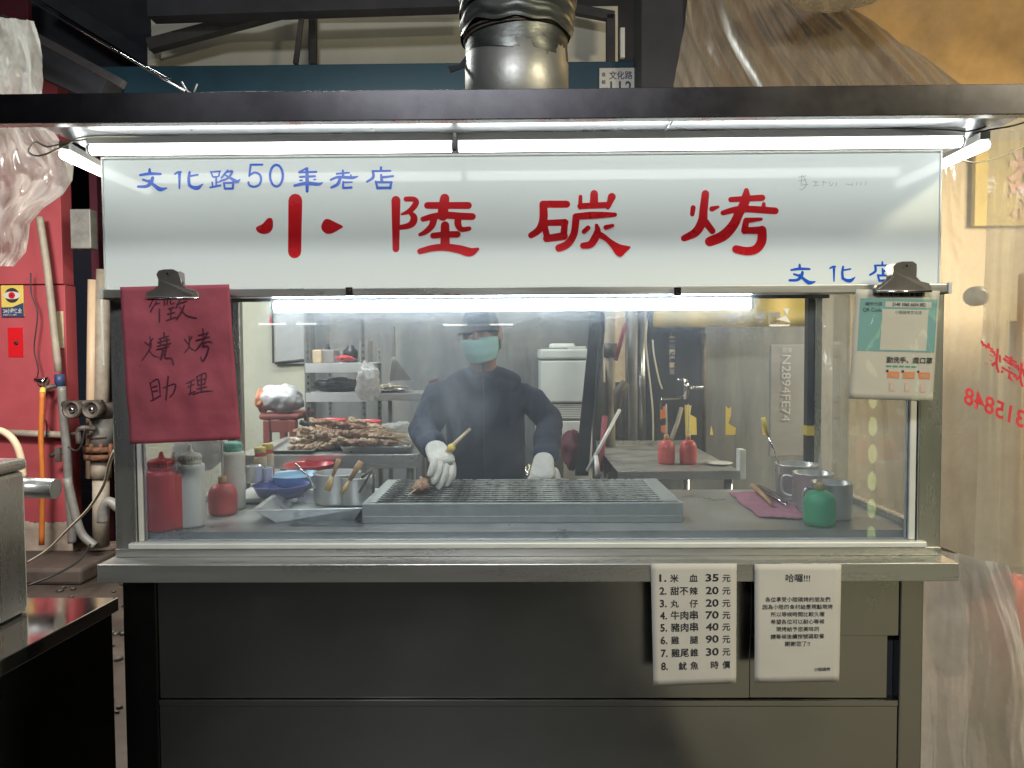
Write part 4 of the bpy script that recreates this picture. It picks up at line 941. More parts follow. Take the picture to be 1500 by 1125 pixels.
bag('plastic_bag', 'crushed clear bag of bamboo sticks at the table corner', 'bag', 606, 648, 2.72, 30, 20, 'bag_thin', 24, .05, wob=1.1)
# ------------------------------------------------------------------ right small table with two red bottles
T2 = at(1000, 690, 2.6).z; x0, x1 = at(905, 690, 2.6).x, at(1084, 690, 2.6).x; yb2 = 3.35
t2 = thing('side_table', 'low stainless side table holding two red sauce bottles', 'table', ((x0 + x1) / 2, 2.6, 0))
MB().box(x0, x1, 2.6, yb2, T2 - .004, T2).build('table_top', 'steel_work', t2, .001)
MB().box(x0, x1, 2.596, 2.5995, T2 - .03, T2 + .001).build('front_apron', 'steel_h', t2, .001)
MB().box(x1 - .002, x1 + .02, 2.596, 2.64, T2 - .03, T2 + .075).build('corner_bracket', 'alu_white', t2, .002)
MB().box(x0 - .001, x1, yb2, yb2 + .004, T2 - .03, T2 + .02).build('back_edge', 'steel', t2, .001)
for x in (x0 + .03, x1 - .03):
    for y in (2.64, yb2 - .04): MB().cyl((x, y, 0), (x, y, T2 - .005), .016, 12).build('leg', 'steel', t2)
round_bottle(976, 681, 25, 644, 592, 'plastic_coral', 'red bottle with a long spout standing nearer the tap', z=T2)
round_bottle(1008, 681, 25, 644, 592, 'plastic_coral', 'red bottle with a long spout beside its twin toward the steel mugs', z=T2)
b = at(1058, 668, 2.7); tag(MB().lathe((b.x, 2.75, T2 + .001), [(.04, 0), (.05, .006), (.052, .007), (.03, .003), (.001, .003)], 24).build('saucer', 'alu_white'), 'small white saucer on the side table beside the bottles', 'saucer')

# ================================================================== THE COOK
YP = 2.56
cook = thing('person', 'cook in a dark navy jacket and mint face mask turning a skewer over the grill', 'person', (at(705, 600, YP).x, YP, 0))
def ap(px, py, Y): return at(px, py, Y)
pel = Vector((at(712, 600, YP).x, YP + .04, .86)); wai = V(pel.x, YP + .02, 1.0); che = V(pel.x - .005, YP - .0, 1.17); nb_ = ap(708, 541, YP - .02); 
shL, shR = ap(652, 574, YP - .03), ap(765, 570, YP - .02)
elL, elR = ap(617, 632, 2.42), ap(806, 618, 2.53); wrL, wrR = ap(640, 660, 2.14), ap(798, 672, 2.33)
hd0, hd1 = ap(707, 531, YP - .05), ap(706, 505, YP - .085)
hd2 = ap(706, 486, YP - .07)
hipL, hipR = pel + V(-.09, 0, -.06), pel + V(.09, 0, -.06)
c2 = V(nb_.x, nb_.y + .03, nb_.z - .075)
skin('body', [[(pel, (.13, .10)), (wai, (.12, .09)), (che, (.11, .085)), (c2, (.08, .05)), (nb_, (.047, .047)), (hd0, (.048, .052)), (hd1, (.055, .068)), (hd2, (.054, .066))],
              [(c2, (.08, .05)), (shL + V(0, .02, -.008), .036), (elL, .036), (wrL, .028)], [(c2, (.08, .05)), (shR + V(0, .02, -.008), .036), (elR, .036), (wrR, .028)],
              [(pel, (.13, .10)), (hipL, .08), (hipL + V(0, 0, -.38), .055), (hipL + V(0, .02, -.74), .04), (hipL + V(0, -.1, -.775), .03)],
              [(pel, (.13, .10)), (hipR, .08), (hipR + V(0, 0, -.38), .055), (hipR + V(0, .02, -.74), .04), (hipR + V(0, -.1, -.775), .03)]], 'skin', cook)
jk = skin('jacket', [[(pel + V(0, 0, -.02), (.175, .125)), (wai, (.172, .125)), (che, (.160, .12)), (c2 + V(0, -.018, 0), (.135, .092)), (ap(708, 553, YP - .01), (.085, .075)), (ap(708, 544, YP - .02), (.070, .068))],
              [(che, (.175, .13)), (shL, .068), (shL.lerp(elL, .5), .056), (elL, .052), (elL.lerp(wrL, .5), .046), (elL.lerp(wrL, 1.0), .040)],
              [(che, (.175, .13)), (shR, .068), (shR.lerp(elR, .5), .056), (elR, .052), (elR.lerp(wrR, .5), .046), (elR.lerp(wrR, 1.03), .042)]], 'shirt', cook, 3)
yk = [shL.lerp(nb_, .10) + V(.0, .004, -.006), shL.lerp(nb_, .35) + V(0, -.002, -.014), shL.lerp(nb_, .72) + V(0, -.006, -.030), V(nb_.x, nb_.y - .012, nb_.z - .05), shR.lerp(nb_, .72) + V(0, -.006, -.030), shR.lerp(nb_, .35) + V(0, -.002, -.014), shR.lerp(nb_, .10) + V(0, .004, -.006)]
yo = MB().tube(smooth_path(yk, 5), [.030 + .034 * sin(pi * i / 30) ** .5 for i in range(31)], 20).build('jacket_yoke', 'shirt', cook)
tx = bpy.data.textures.new('folds', 'CLOUDS'); tx.noise_scale = .07; tx.noise_depth = 2
dm = jk.modifiers.new('folds', 'DISPLACE'); dm.texture = tx; dm.strength = .022; dm.mid_level = .5; dm.texture_coords = 'LOCAL'
skin('trousers', [[(pel, (.15, .12)), (hipL, .10), (hipL + V(0, 0, -.38), .075), (hipL + V(0, .01, -.72), .062)], [(pel, (.15, .12)), (hipR, .10), (hipR + V(0, 0, -.38), .075), (hipR + V(0, .01, -.72), .062)]], 'cable_black', cook)
for h in (hipL, hipR): MB().ball(h + V(0, -.06, -.765), .05, 14, 8, (.8, 2.0, .65)).build('shoe', 'cable_black', cook)
# face: mask, nose bridge, eyes, ears, hair, cap
hc = ap(706, 492, YP - .08)                                 # head centre
def headp(a, e, r=1.0):     # a: 0 faces the camera
    d = Vector((sin(a) * cos(e) * .060, -cos(a) * cos(e) * .078, sin(e) * .098)); d = Matrix.Rotation(radians(-7), 3, 'Y') @ Matrix.Rotation(radians(-10), 3, 'Z') @ d; return hc + d * r
def mk(u, v):
    a = (u - .5) * 2.3; e = .02 - v * .66; r = 1.10 + .10 * cos(a) * sin(v * pi) + .045 * abs(sin(v * pi * 2.5)) * cos(a)
    p = headp(a, e, r); p.z -= .01 + .012 * cos(a * 1.2) * v; return p
MB().grid(mk, 22, 14).build('face_mask', 'mask', cook, solid=.0015)
for sgn in (-1, 1):
    MB().tube(smooth_path([headp(sgn * 1.15, -.12, 1.09), headp(sgn * 1.4, .0, 1.08), headp(sgn * 1.62, .02, 1.1), headp(sgn * 1.5, -.25, 1.1), headp(sgn * 1.15, -.6, 1.08)], 4), .0012, 5).build('ear_loop', 'mask', cook)
    MB().ball(headp(sgn * 1.6, -.02, 1.02), .026, 12, 8, (.4, .7, 1.15)).build('ear', 'skin', cook)
    MB().ball(headp(sgn * .38, .13, 1.0), .013, 10, 6, (1.2, .5, .55)).build('eye', 'hair', cook)
    MB().tube([headp(sgn * .2, .27, 1.05), headp(sgn * .4, .31, 1.05), headp(sgn * .62, .27, 1.04)], [.002, .003, .0015], 6).build('eyebrow', 'hair', cook)
MB().tube([headp(0, .16, 1.03), headp(0, .02, 1.14), headp(0, -.1, 1.2)], [.008, .011, .014], 10).build('nose', 'skin', cook)
MB().grid(lambda u, v: headp(u * 2 * pi, .36 + (pi / 2 - .36) * v, 1.10 + .03 * sin(v * pi)), 30, 10).build('cap', 'hair', cook)
MB().grid(lambda u, v: headp((u - .5) * 2.0, .34 - .26 * v, 1.12 + .40 * v * cos((u - .5) * 2.0)), 16, 6).build('cap_brim', 'hair', cook, solid=.003)
MB().grid(lambda u, v: headp(1.35 + u * (2 * pi - 2.7), -.5 + v * 1.0, 1.08 + .02 * noise.noise(Vector((u * 30, v * 3, 0)))), 34, 8).build('hair', 'hair', cook)
cz = ap(708, 548, YP - .02)
MB().tube([cz + V(.062 * cos(a), .058 * sin(a) - .012, .012 * sin(a)) for a in [2 * pi * k / 24 for k in range(25)]], .012, 8, False).build('collar', 'shirt', cook)
MB().tube([V(che.x + .002, YP - .125 - .01 * k, che.z + .17 - .06 * k) if k == 0 else V(che.x + .002, YP - .132, che.z + .14 - .05 * k) for k in range(8)], .0035, 6).build('zip', 'cable_black', cook)
def hand(w0, fdir, nrm, mat, curl, nm='glove', s=1.0, tlen=1.0):
    """palm and five separate fingers; fdir wrist to knuckles, nrm out of the back of the hand"""
    f = Vector(fdir).normalized(); n = Vector(nrm); n = (n - f * n.dot(f)).normalized(); sd = f.cross(n)
    W_ = Vector(w0); pc = []
    pc.append([(W_ - f * .03 * s, (.036 * s, .03 * s)), (W_ + f * .01 * s, (.038 * s, .026 * s)), (W_ + f * .05 * s, (.046 * s, .022 * s)), (W_ + f * .082 * s, (.044 * s, .018 * s))])
    for j, (o_, ln) in enumerate(((-.033, .72), (-.011, .86), (.011, .80), (.032, .62))):
        k0 = W_ + f * .07 * s + sd * o_ * s; p = k0; d = f.copy(); ch = [(p, .0125 * s)]
        for q, seg in enumerate((.036, .026, .020)):
            a = curl * (.8 + .25 * q); d = (d * cos(a) - n * sin(a)).normalized(); nn = d
            p = p + d * seg * ln * 1.25 * s; ch.append((p, (.0122 - .0012 * q) * s))
        pc.append(ch)
    t0 = W_ + f * .02 * s - sd * .032 * s; t1 = t0 - sd * .022 * s + f * .022 * s - n * .012 * s; t2 = t1 + f * .03 * s * tlen - n * .016 * s; t3 = t2 + f * .02 * s - n * .006 * s + sd * .008 * s
    pc.append([(t0, .016 * s), (t1, .015 * s), (t2, .013 * s), (t3, .011 * s)])
    return skin(nm, pc, mat, cook, 2)
gl1 = wrL + V(.0, -.015, .005)
hand(gl1, (.28, -.62, -.30), (.35, .2, .85), 'glove', .8, s=.95)
hand(wrR + V(-.004, -.01, -.005), (-.10, -.55, -.55), (.25, -.5, .8), 'glove', .8, s=.95)
q0, q1 = at(660, 655, 2.10), at(689, 628, 2.13)
tag(MB().tube([at(628, 690, 2.05), q0, q1], [.004, .006, .0045], 8).build('tongs', 'bamboo'), 'pale wooden grill tongs gripped in the raised glove of the cook', 'tongs')
tag(MB().ball(at(661, 656, 2.08), .012, 12, 8).build('tongs_ring', 'yellow'), 'yellow band where the glove grips the wooden tongs', 'band')
tag(MB().tube(smooth_path([at(772, 693, 2.2), at(770, 684, 2.22), at(776, 680, 2.24), at(772, 697, 2.19)], 5), .0025, 6).build('wire_hook', 'chrome'), 'bent wire handle beside the lowered glove at the grill back edge', 'wire handle')

# ================================================================== SHOP BEHIND (seen through the glass)
def tbox(name, a, b, Y, dep, mat, label, cat, bevel=.003, group=None):
    return tag(pbox(a, b, Y, dep).build(name, mat, bevel=bevel), label, cat, group)
def wallbox(name, x0, x1, y0, y1, z0, z1, mat, label): return tag(MB().box(x0, x1, y0, y1, z0, z1).build(name, mat), label, 'wall')
YW = 4.45
wx0 = at(196, 500, YW).x; wx1 = at(447, 500, YW).x
wallbox('back_wall', wx0, wx1, YW, YW + .12, 0, 2.9, 'wall_sage', 'sage green plastered wall behind the shelving')
wallbox('back_wall', wx1 + .001, at(1010, 500, 4.55).x, 4.56, 4.66, 0, 2.9, 'wall_stain', 'dim grey rear wall of the shop behind the freezer')
wallbox('side_wall', at(946, 500, 4.3).x, 1.9, 4.3, 4.42, 0, 2.05, 'wall_stain', 'shadowy grey partition behind the water tap')
tbox('white_board', (403, 452), (449, 533), YW - .03, .025, 'board_pale', 'pale grey board with a dark frame on the sage wall', 'board')
fm = thing('board_frame', 'thin black frame edge round the pale board', 'frame', at(403, 533, YW - .034))
MB().box(at(401, 500, YW).x, at(404, 500, YW).x, YW - .036, YW - .031, at(400, 532, YW).z, at(400, 452, YW).z).build('frame_side', 'cable_black', fm)
MB().tube([at(403, 532, YW - .034), at(450, 527, YW - .034)], .008, 4).build('frame_bottom', 'cable_black', fm)
tbox('red_tag', (394, 463), (400, 477), YW - .006, .004, 'plastic_red', 'tiny red tag stuck on the sage wall', 'tag', 0)
# column and rack
tbox('column', (444, 452), (456, 640), 3.9, .1, 'wall_grey', 'stained narrow pillar beside the metal rack', 'pillar')
def rack(Y0, Y1, pxs, shelves, label):
    t = thing('metal_rack', label, 'rack', (at(pxs[0], 600, Y0).x, Y0, 0))
    xs = [at(p, 600, Y0).x for p in pxs]
    for x in xs:
        for Y in (Y0, Y1):
            MB().box(x - .011, x + .011, Y, Y + .003, 0, 1.62).box(x - .011, x - .008, Y + .003, Y + .025, 0, 1.62).build('upright', 'pipe_grey', t)
            h = MB()
            for k in range(24): h.box(x - .003, x + .004, Y - .0016, Y - .0003, .9 + k * .03, .912 + k * .03)
            o = h.build('slot_holes', 'cable_black', t); o['kind'] = 'stuff'
    for py in shelves:
        z = at(500, py, Y0).z
        MB().box(xs[0] - .012, xs[-1] + .012, Y0 - .002, Y0 - .0005, z - .045, z).box(xs[0] - .012, xs[-1] + .012, Y0 - .0004, Y1 + .03, z - .006, z - .001).build('shelf', 'alu_white', t, .001)
    return t
RK = 3.55
rack(RK, 3.95, (452, 533), (532, 575), 'slotted grey metal rack with two pale shelves against the sage wall')
zs = at(500, 532, RK).z + .001; z2 = at(500, 575, RK).z + .001
def onrack(px0, px1, top, Y, z, mat, name, label, cat, round_=False):
    x0, x1 = at(px0, 500, Y).x, at(px1, 500, Y).x; H = max(.01, at(500, top, Y).z - z)
    if round_:
        r = (x1 - x0) / 2; m = MB().lathe(((x0 + x1) / 2, Y, z), [(r, 0), (r, H * .6), (r * .9, H * .72), (r * .5, H * .85), (r * .45, H)], 20)
        return tag(m.build(name, mat), label, cat)
    return tag(MB().box(x0, x1, Y, Y + .12, z, z + H).build(name, mat, bevel=.006), label, cat)
onrack(457, 470, 512, 3.62, zs, 'label_cream', 'cardboard_box', 'faded small carton on the rack top shelf next to the pillar', 'box')
onrack(471, 489, 512, 3.64, zs, 'board_grey', 'storage_box', 'grey brown box in the middle of the rack top shelf', 'box')
onrack(476, 484, 502, 3.75, zs, 'cable_black', 'dark_bottle', 'dark bottle behind the grey brown box', 'bottle', True)
onrack(502, 524, 506, 3.72, zs, 'cable_black', 'black_pot', 'black rounded pot on the rack top shelf', 'pot', True)
onrack(526, 539, 498, 3.60, zs, 'board_grey', 'carton', 'upright brown carton at the rack upright', 'box')
bag('plastic_bag', 'red and white bag crumpled on the rack top shelf', 'bag', 505, 525, 3.60, 26, 9, 'basin_red', 44, .05)
bag('dark_bundle', 'dark bundle filling the rack lower shelf', 'bundle', 497, 565, 3.72, 66, 20, 'cable_black', 54, .09, wob=.8)
tbox('louver', (573, 478), (578, 522), 3.7, .03, 'pipe_grey', 'short slotted grey upright standing at the fan of paper', 'post')
fanm = MB(); a0, a1, a2, a3 = at(574, 524, 3.5), at(571, 558, 3.5), at(604, 557, 3.5), at(577, 522, 3.5)
def fan_(u, v):
    p = a0.lerp(a3, u); q = a1.lerp(a2, u); r_ = p.lerp(q, v); r_.y += .008 * (1 if int(u * 24) % 2 else -1) * v; return r_
tag(fanm.grid(fan_, 24, 4, False).build('paper_fan', 'paper_white', solid=.001), 'pale pleated fan standing on the shelf by the noodle tray', 'fan')
# wire shelf with noodle plate
sx0, sx1 = at(540, 580, 3.35).x, at(629, 580, 3.35).x; sz = at(580, 577, 3.35).z
sh = thing('wall_shelf', 'pale metal side shelf carrying the noodle plate beside the cook', 'shelf', (sx0, 3.35, sz - .05))
MB().box(sx0, sx1, 3.35, 3.7, sz - .004, sz).build('shelf_board', 'steel_work', sh, .001)
MB().box(sx0, sx1, 3.346, 3.3495, sz - .03, sz + .003).build('front_edge', 'alu_white', sh, .001)
MB().box(sx1 - .004, sx1, 3.35, 3.7, sz - .002, sz + .06).build('side_edge', 'paper_red', sh, .001)
for px in (571, 620): x = at(px, 600, 3.36).x; MB().box(x - .008, x + .008, 3.36, 3.376, 0, sz - .005).build('leg', 'pipe_grey', sh)
b = Vector((at(567, 575, 3.5).x, 3.5, sz + .001))
pl = thing('plate', 'round metal plate of pale noodles on the side shelf', 'plate', b)
MB().lathe(b, [(.04, 0), (.08, .004), (.115, .014), (.117, .014), (.08, .007), (.01, .004)], 30).build('dish', 'steel', pl)
nm = MB()
for k in range(46):
    a = random.uniform(0, 6.28); r = random.uniform(0, .075); c = b + V(r * cos(a), r * sin(a), .02 + .02 * random.random() * (1 - r / .08))
    nm.tube(smooth_path([c + V(random.uniform(-.035, .035), random.uniform(-.03, .03), random.uniform(-.006, .006)) for _ in range(4)], 3), .003, 5)
o = nm.build('noodle_pile', 'noodle', pl); o['kind'] = 'stuff'
bag('plastic_bag', 'clear bag hanging over the end of the side shelf', 'bag', 540, 560, 3.3, 30, 46, 'bag_thin', 64, .04, wob=.9)
# stool with bundle
st = thing('stool', 'dark maroon plastic stool holding the wrapped bundle', 'stool', (at(405, 640, 3.5).x, 3.5, 0))
zst = at(405, 606, 3.5).z; xs0, xs1 = at(378, 600, 3.5).x, at(438, 600, 3.5).x
MB().box(xs0, xs1, 3.5, 3.78, zst - .03, zst).build('seat', 'plastic_stool', st, .012)
for x in (xs0 + .02, xs1 - .05):
    for y in (3.5, 3.74): MB().box(x, x + .035, y, y + .035, 0, zst - .031).build('leg', 'plastic_stool', st, .006)
MB().box(xs0 + .02, xs1 - .02, 3.505, 3.52, zst - .09, zst - .032).build('apron', 'plastic_stool', st, .004)
bag('laundry_bundle', 'white plastic wrapped bundle on the maroon stool', 'bundle', 412, 584, 3.58, 58, 40, 'bag_white', 74, .10, wob=.5)
bag('orange_bag', 'orange bag tucked beside the white bundle on the stool', 'bag', 386, 586, 3.56, 18, 34, 'bag_orange', 84, .06)
# freezer with louvre
fz = thing('freezer', 'white chest freezer with a grey louvred base behind the cook', 'freezer', (at(827, 600, 3.9).x, 3.9, 0))
fa, fb = at(792, 514, 3.9), at(862, 590, 3.9); fzb = at(827, 617, 3.9).z
MB().box(fa.x, fb.x, 3.9, 4.45, fb.z, fa.z - .05).build('cabinet', 'freezer', fz, .01)
MB().box(fa.x - .005, fb.x + .005, 3.895, 4.5, fa.z - .046, fa.z + .01).build('lid', 'freezer', fz, .012)
MB().box(fa.x, fb.x, 3.92, 4.5, fzb, fb.z - .002).build('base', 'pipe_grey', fz, .004)
for k in range(8):
    z = fzb + .015 + k * (fb.z - fzb - .03) / 7; MB().box(fa.x + .01, fb.x - .01, 3.912, 3.9195, z, z + .006).build('louvre_slat', 'alu_white', fz)
MB().box(fa.x - .02, fb.x + .02, 3.90, 4.5, 0.05, fzb - .001).build('plinth', 'alu_white', fz, .004)
tag(pbox((806, 503), (842, 510), 4.05, .2).build('folded_towel', 'alu_white', bevel=.01), 'pale folded towel lying on the freezer lid', 'towel')
tag(pbox((832, 507), (858, 512), 4.0, .1).build('plastic_tray', 'plastic_clear', bevel=.005), 'shallow clear tray on the freezer lid', 'tray')
bag('red_bag', 'dark red plastic bag standing on the floor below the freezer', 'bag', 838, 658, 3.3, 30, 58, 'wall_maroon', 94, .09, wob=.35)
tbox('floor_crate', (800, 640), (826, 700), 3.6, .3, 'pipe_grey', 'grey crate on the floor behind the lowered glove', 'crate')
# leaning dark boards
for k, (a, b_, c, d) in enumerate((((867, 450), (880, 450), (862, 697), (842, 697)), ((880, 452), (890, 450), (878, 560), (866, 697)))):
    m = MB().hexa(at(*a, 3.35 + k * .05), at(*b_, 3.35 + k * .05), at(*c, 3.2 + k * .05), at(*d, 3.2 + k * .05), V(0, .02, 0))
    tag(m.build('leaning_board', 'wall_dark', bevel=.002), ('wide black board leaning beside the freezer', 'narrow black board leaning against the pipe post')[k], 'board')
tbox('door_panel', (884, 440), (921, 560), 4.2, .03, 'label_cream', 'dull cream door panel behind the pipe post', 'panel')
def post(px, Y, r, top, bot, mat, label, px2=None, cat='post', name='pipe_post'):
    return tag(MB().cyl(at(px2 or px, bot, Y), at(px, top, Y), r, 14).build(name, mat), label, cat)
post(894, 3.3, .022, 440, 690, 'pipe_pvc', 'thick grey pipe post with a dark clamp')
tag(MB().cyl(at(894, 503, 3.3), at(894, 523, 3.3), .03, 14).build('pipe_clamp', 'iron'), 'dark clamp round the thick grey pipe post', 'clamp')
for px, Y, r, mat, lb in ((927, 3.4, .022, 'pipe_grey', 'lighter steel post of the door frame beside the cream panel'), (938, 3.42, .024, 'steel_dark', 'dark steel post paired with the lighter one'), (920, 3.6, .014, 'iron', 'slim black post behind the steel pair'), (1031, 4.0, .012, 'iron', 'slim upright at the partition behind the tap')):
    post(px, Y, r, 440, 700, mat, lb)
tag(MB().tube([at(916, 474, 3.25), at(902, 528, 3.25)], .009, 8).build('red_stick', 'paper_red'), 'red stick propped between the posts', 'stick')
tag(MB().tube([at(908, 600, 3.0), at(860, 690, 2.9)], .007, 8).build('broom_handle', 'alu_white'), 'pale broom handle slanting down toward the grill', 'broom handle')
tag(MB().tube([at(886, 610, 3.1), at(880, 690, 3.0)], .012, 8).build('red_pole', 'paper_red'), 'dull red pole behind the pale broom handle', 'pole')
tag(MB().tube([at(873, 668, 2.9), at(876, 698, 2.85)], [.008, .012], 8).build('white_pole', 'alu_white'), 'short white handle end next to the red pole', 'handle')
tag(MB().tube([at(917, 560, 3.2), at(906, 575, 3.2), at(904, 600, 3.2), at(908, 640, 3.2)], [.02, .025, .015, .012], 10).build('dark_lantern', 'iron'), 'dark hooked tool hanging between the posts', 'tool')
for k, pth in enumerate((((948, 470), (946, 500), (950, 540), (956, 600), (957, 650)), ((956, 498), (958, 520), (965, 555), (970, 570)))):
    tag(MB().tube(smooth_path([at(*q, 3.5) for q in pth], 5), .004, 6).build('cable', 'cable_white'), ('long pale cable hanging down the dark doorway', 'short pale cable hanging beside the long one')[k], 'cable')
tag(pbox((948, 455), (1030, 700), 4.15, .02).build('dark_door', 'wall_dark'), 'dark door leaf behind the water tap', 'door')
# vertical characters on the dark door
vt = thing('door_lettering', 'small worn characters running down the dark door', 'lettering', at(985, 550, 4.13))
for k, ch in enumerate('黑山關傳家豆'):
    text(ch, 'label_cream' if k % 2 == 0 else 'board_grey', vt, at(980, 500 + k * 9.5, 4.14), .034, bold=.02)
# tap
tp = thing('water_tap', 'chrome water tap with a flexible spring arm over the side table', 'tap', at(1005, 562, 3.2))
MB().tube(smooth_path([at(969, 602, 3.2), at(969, 586, 3.2), at(975, 584, 3.2), at(1000, 582, 3.2), at(1003, 575, 3.2), at(1005, 560, 3.2)], 4), .006, 8).build('spout', 'chrome', tp)
MB().tube([at(1004, 585, 3.2), at(1006, 566, 3.2), at(1004, 556, 3.2)], [.010, .012, .008], 10).build('valve', 'chrome', tp)
for k in range(5): c = at(1012 + k * 4, 568, 3.2); MB().lathe(c, [(.006, -.006), (.011, 0), (.006, .006)], 12, M=Matrix.Rotation(pi / 2, 3, 'Y')).build('spring_ring', 'chrome', tp)
MB().tube([at(1004, 556, 3.2), at(992, 556, 3.2)], .004, 6).build('lever', 'chrome', tp)
tag(MB().tube([at(998, 598, 3.25), at(992, 620, 3.2), at(983, 644, 3.15)], .010, 8).build('hose', 'pipe_pvc'), 'short greyish hose leaning behind the two red bottles', 'hose')
# torn yellow and orange stickers
def sticker(pts, Y, mat, label):
    return tag(MB().slab([at(x, y, Y) for x, y in pts], (0, .003, 0)).build('torn_sticker', mat), label, 'sticker', 'torn stickers behind the side table')
sticker(((967, 597), (976, 594), (977, 612), (967, 614)), 4.05, 'hose_orange', 'upper orange scrap beside the bottle spout')
sticker(((968, 624), (977, 622), (977, 636), (969, 633)), 4.05, 'hose_orange', 'lower orange scrap behind the bottle spout')
sticker(((1003, 593), (1013, 594), (1011, 607), (1020, 612), (1021, 637), (1004, 637)), 4.05, 'yellow', 'large yellow scrap behind the second red bottle')
sticker(((1063, 594), (1067, 599), (1071, 596), (1071, 608), (1067, 620), (1078, 627), (1077, 637), (1063, 637)), 4.05, 'yellow', 'tall ragged yellow scrap shaped like a boot')
sticker(((1040, 637), (1042, 623), (1045, 637)), 4.05, 'yellow', 'tiny yellow triangle scrap')
sticker(((1116, 613), (1120, 613), (1124, 625), (1125, 637), (1117, 637)), 3.85, 'yellow', 'narrow yellow scrap just by the grey number board')
# yellow banner with text, number board
bn = thing('yellow_banner', 'yellow banner with faded characters hanging across the back of the shop', 'banner', at(1066, 480, 3.9))
b0_, b1_ = at(957, 452, 3.9), at(1184, 478, 3.9)
MB().grid(lambda u, v: V(b0_.x + (b1_.x - b0_.x) * u, 3.9 + .012 * sin(u * 23), b0_.z + .12 + (b1_.z - b0_.z - .12) * v), 40, 4).build('cloth', 'banner_yellow', bn, solid=.002)
text('燒烤專門', 'board_grey', bn, at(1064, 473, 3.88), .065, width=.28, bold=.02)
MB().slab([at(x, y, 3.87) for x, y in ((1147, 452), (1153, 462), (1137, 468), (1148, 470), (1158, 473), (1152, 463), (1156, 452))], (0, .002, 0)).build('print', 'alu_white', bn)
nbd = thing('number_board', 'grey board with a pale vertical registration number behind the mugs', 'board', at(1153, 660, 3.7))
n0, n1 = at(1129, 505, 3.7), at(1181, 668, 3.7)
MB().box(n0.x, n1.x, 3.7, 3.72, n1.z, n0.z).build('panel', 'board_grey', nbd, .003)
pn0 = at(1146, 519, 3.695)
text('N2894FE74', 'paper_white', nbd, at(1146, 520, 3.696), at(1146, 520, 3.696).z - at(1146, 538, 3.696).z, ux=(0, 0, -1), uz=(1, 0, 0), width=(at(1146, 521, 3.7).z - at(1146, 618, 3.7).z), bold=.0).location = (0, 0, 0)
for k, ch in enumerate('報案'): text(ch, 'paper_white', nbd, at(1145 + 8 * k, 516, 3.696), .028)
# wooden-post / plastic sheet folds right of the number board
YRW = 4.7
wallbox('side_wall', 1.55, 5.5, YRW, YRW + .1, 0, 3.0, 'wall_beige', 'warm beige wall of the neighbouring stall')
def sheet(name, c4, Ys, mat, amp, fr, seed, label, cat, nu=70, nv=50, vert=1.0, solid=0, fan=0):
    def fn(u, v):
        x = (c4[0][0] * (1 - u) + c4[1][0] * u) * (1 - v) + (c4[3][0] * (1 - u) + c4[2][0] * u) * v
        y = (c4[0][1] * (1 - u) + c4[1][1] * u) * (1 - v) + (c4[3][1] * (1 - u) + c4[2][1] * u) * v
        Y = (Ys[0] * (1 - u) + Ys[1] * u) * (1 - v) + (Ys[3] * (1 - u) + Ys[2] * u) * v
        p = at(x, y, Y); q = fr * (u + fan * (v - .5) * (u - .5))
        rg = lambda x, y, z: 1 - 2 * abs(noise.noise(Vector((x, y, z))))
        w_ = q + .6 * noise.noise(Vector((v * 1.5, q * .5, seed + 2)))
        dy = amp * (.8 * noise.noise(Vector((w_, v * vert * .5, seed))) + .13 * rg(w_ * 2.1, v * vert * .6, seed + 5) + .05 * rg(w_ * 6, v * vert * 2.5, seed + 9))
        p.y += dy; p.x += .3 * dy * noise.noise(Vector((v * 3, u * 3, seed + 1))); return p
    return tag(MB().grid(fn, nu, nv).build(name, mat), label, cat), fn
sheet('plastic_curtain', ((1188, 425), (1345, 425), (1345, 800), (1200, 740)), (2.55, 2.45, 2.3, 2.5), 'curtain', .05, 7, 3, 'clear plastic curtain hanging beside the stall behind the leaflet', 'curtain', vert=1.4)
cur, CF = sheet('plastic_curtain', ((1374, 178), (1560, 176), (1530, 860), (1374, 800)), (2.5, 2.0, 1.9, 2.4), 'curtain', .10, 2.6, 13, 'clear wrinkled plastic curtain with red handwriting at the street end', 'curtain', 110, 110, 1.3)
sheet('plastic_curtain', ((1452, 190), (1600, 190), (1600, 1160), (1420, 1160)), (2.1, 2.0, 1.8, 2.1), 'curtain', .06, 4, 23, 'gathered folds of clear plastic falling outermost at the street end', 'curtain', 90, 90, .8)
sheet('plastic_curtain', ((1346, 800), (1480, 830), (1530, 1160), (1350, 1160)), (2.2, 2.0, 1.9, 2.2), 'bag_film', .09, 3, 33, 'cloudy loose plastic bunched low beside the cabinet', 'curtain', 70, 70, 2.5)
# red handwriting on the curtain
hw = thing('handwriting', 'red mirrored handwriting with a phone number on the clear curtain', 'lettering', at(1450, 640, 1.96))
nm_pts = at(1412, 592, 1.94)
def line_text(body, a, b_, hpx, Y, mir=True):
    p, q = at(*a, Y[0]), at(*b_, Y[1]); h = hpx * Y[0] / F
    ux = (q - p).normalized(); up = Vector((.12, 0, 1)).normalized()
    if mir: text(body, 'ink_red', hw, p, h, ux, up, .02, (q - p).length, mirror=True)
line_text('52315848', (1411, 590), (1530, 640), 34, (1.9, 1.86))
line_text('燒烤', (1432, 525), (1500, 565), 34, (1.9, 1.86))
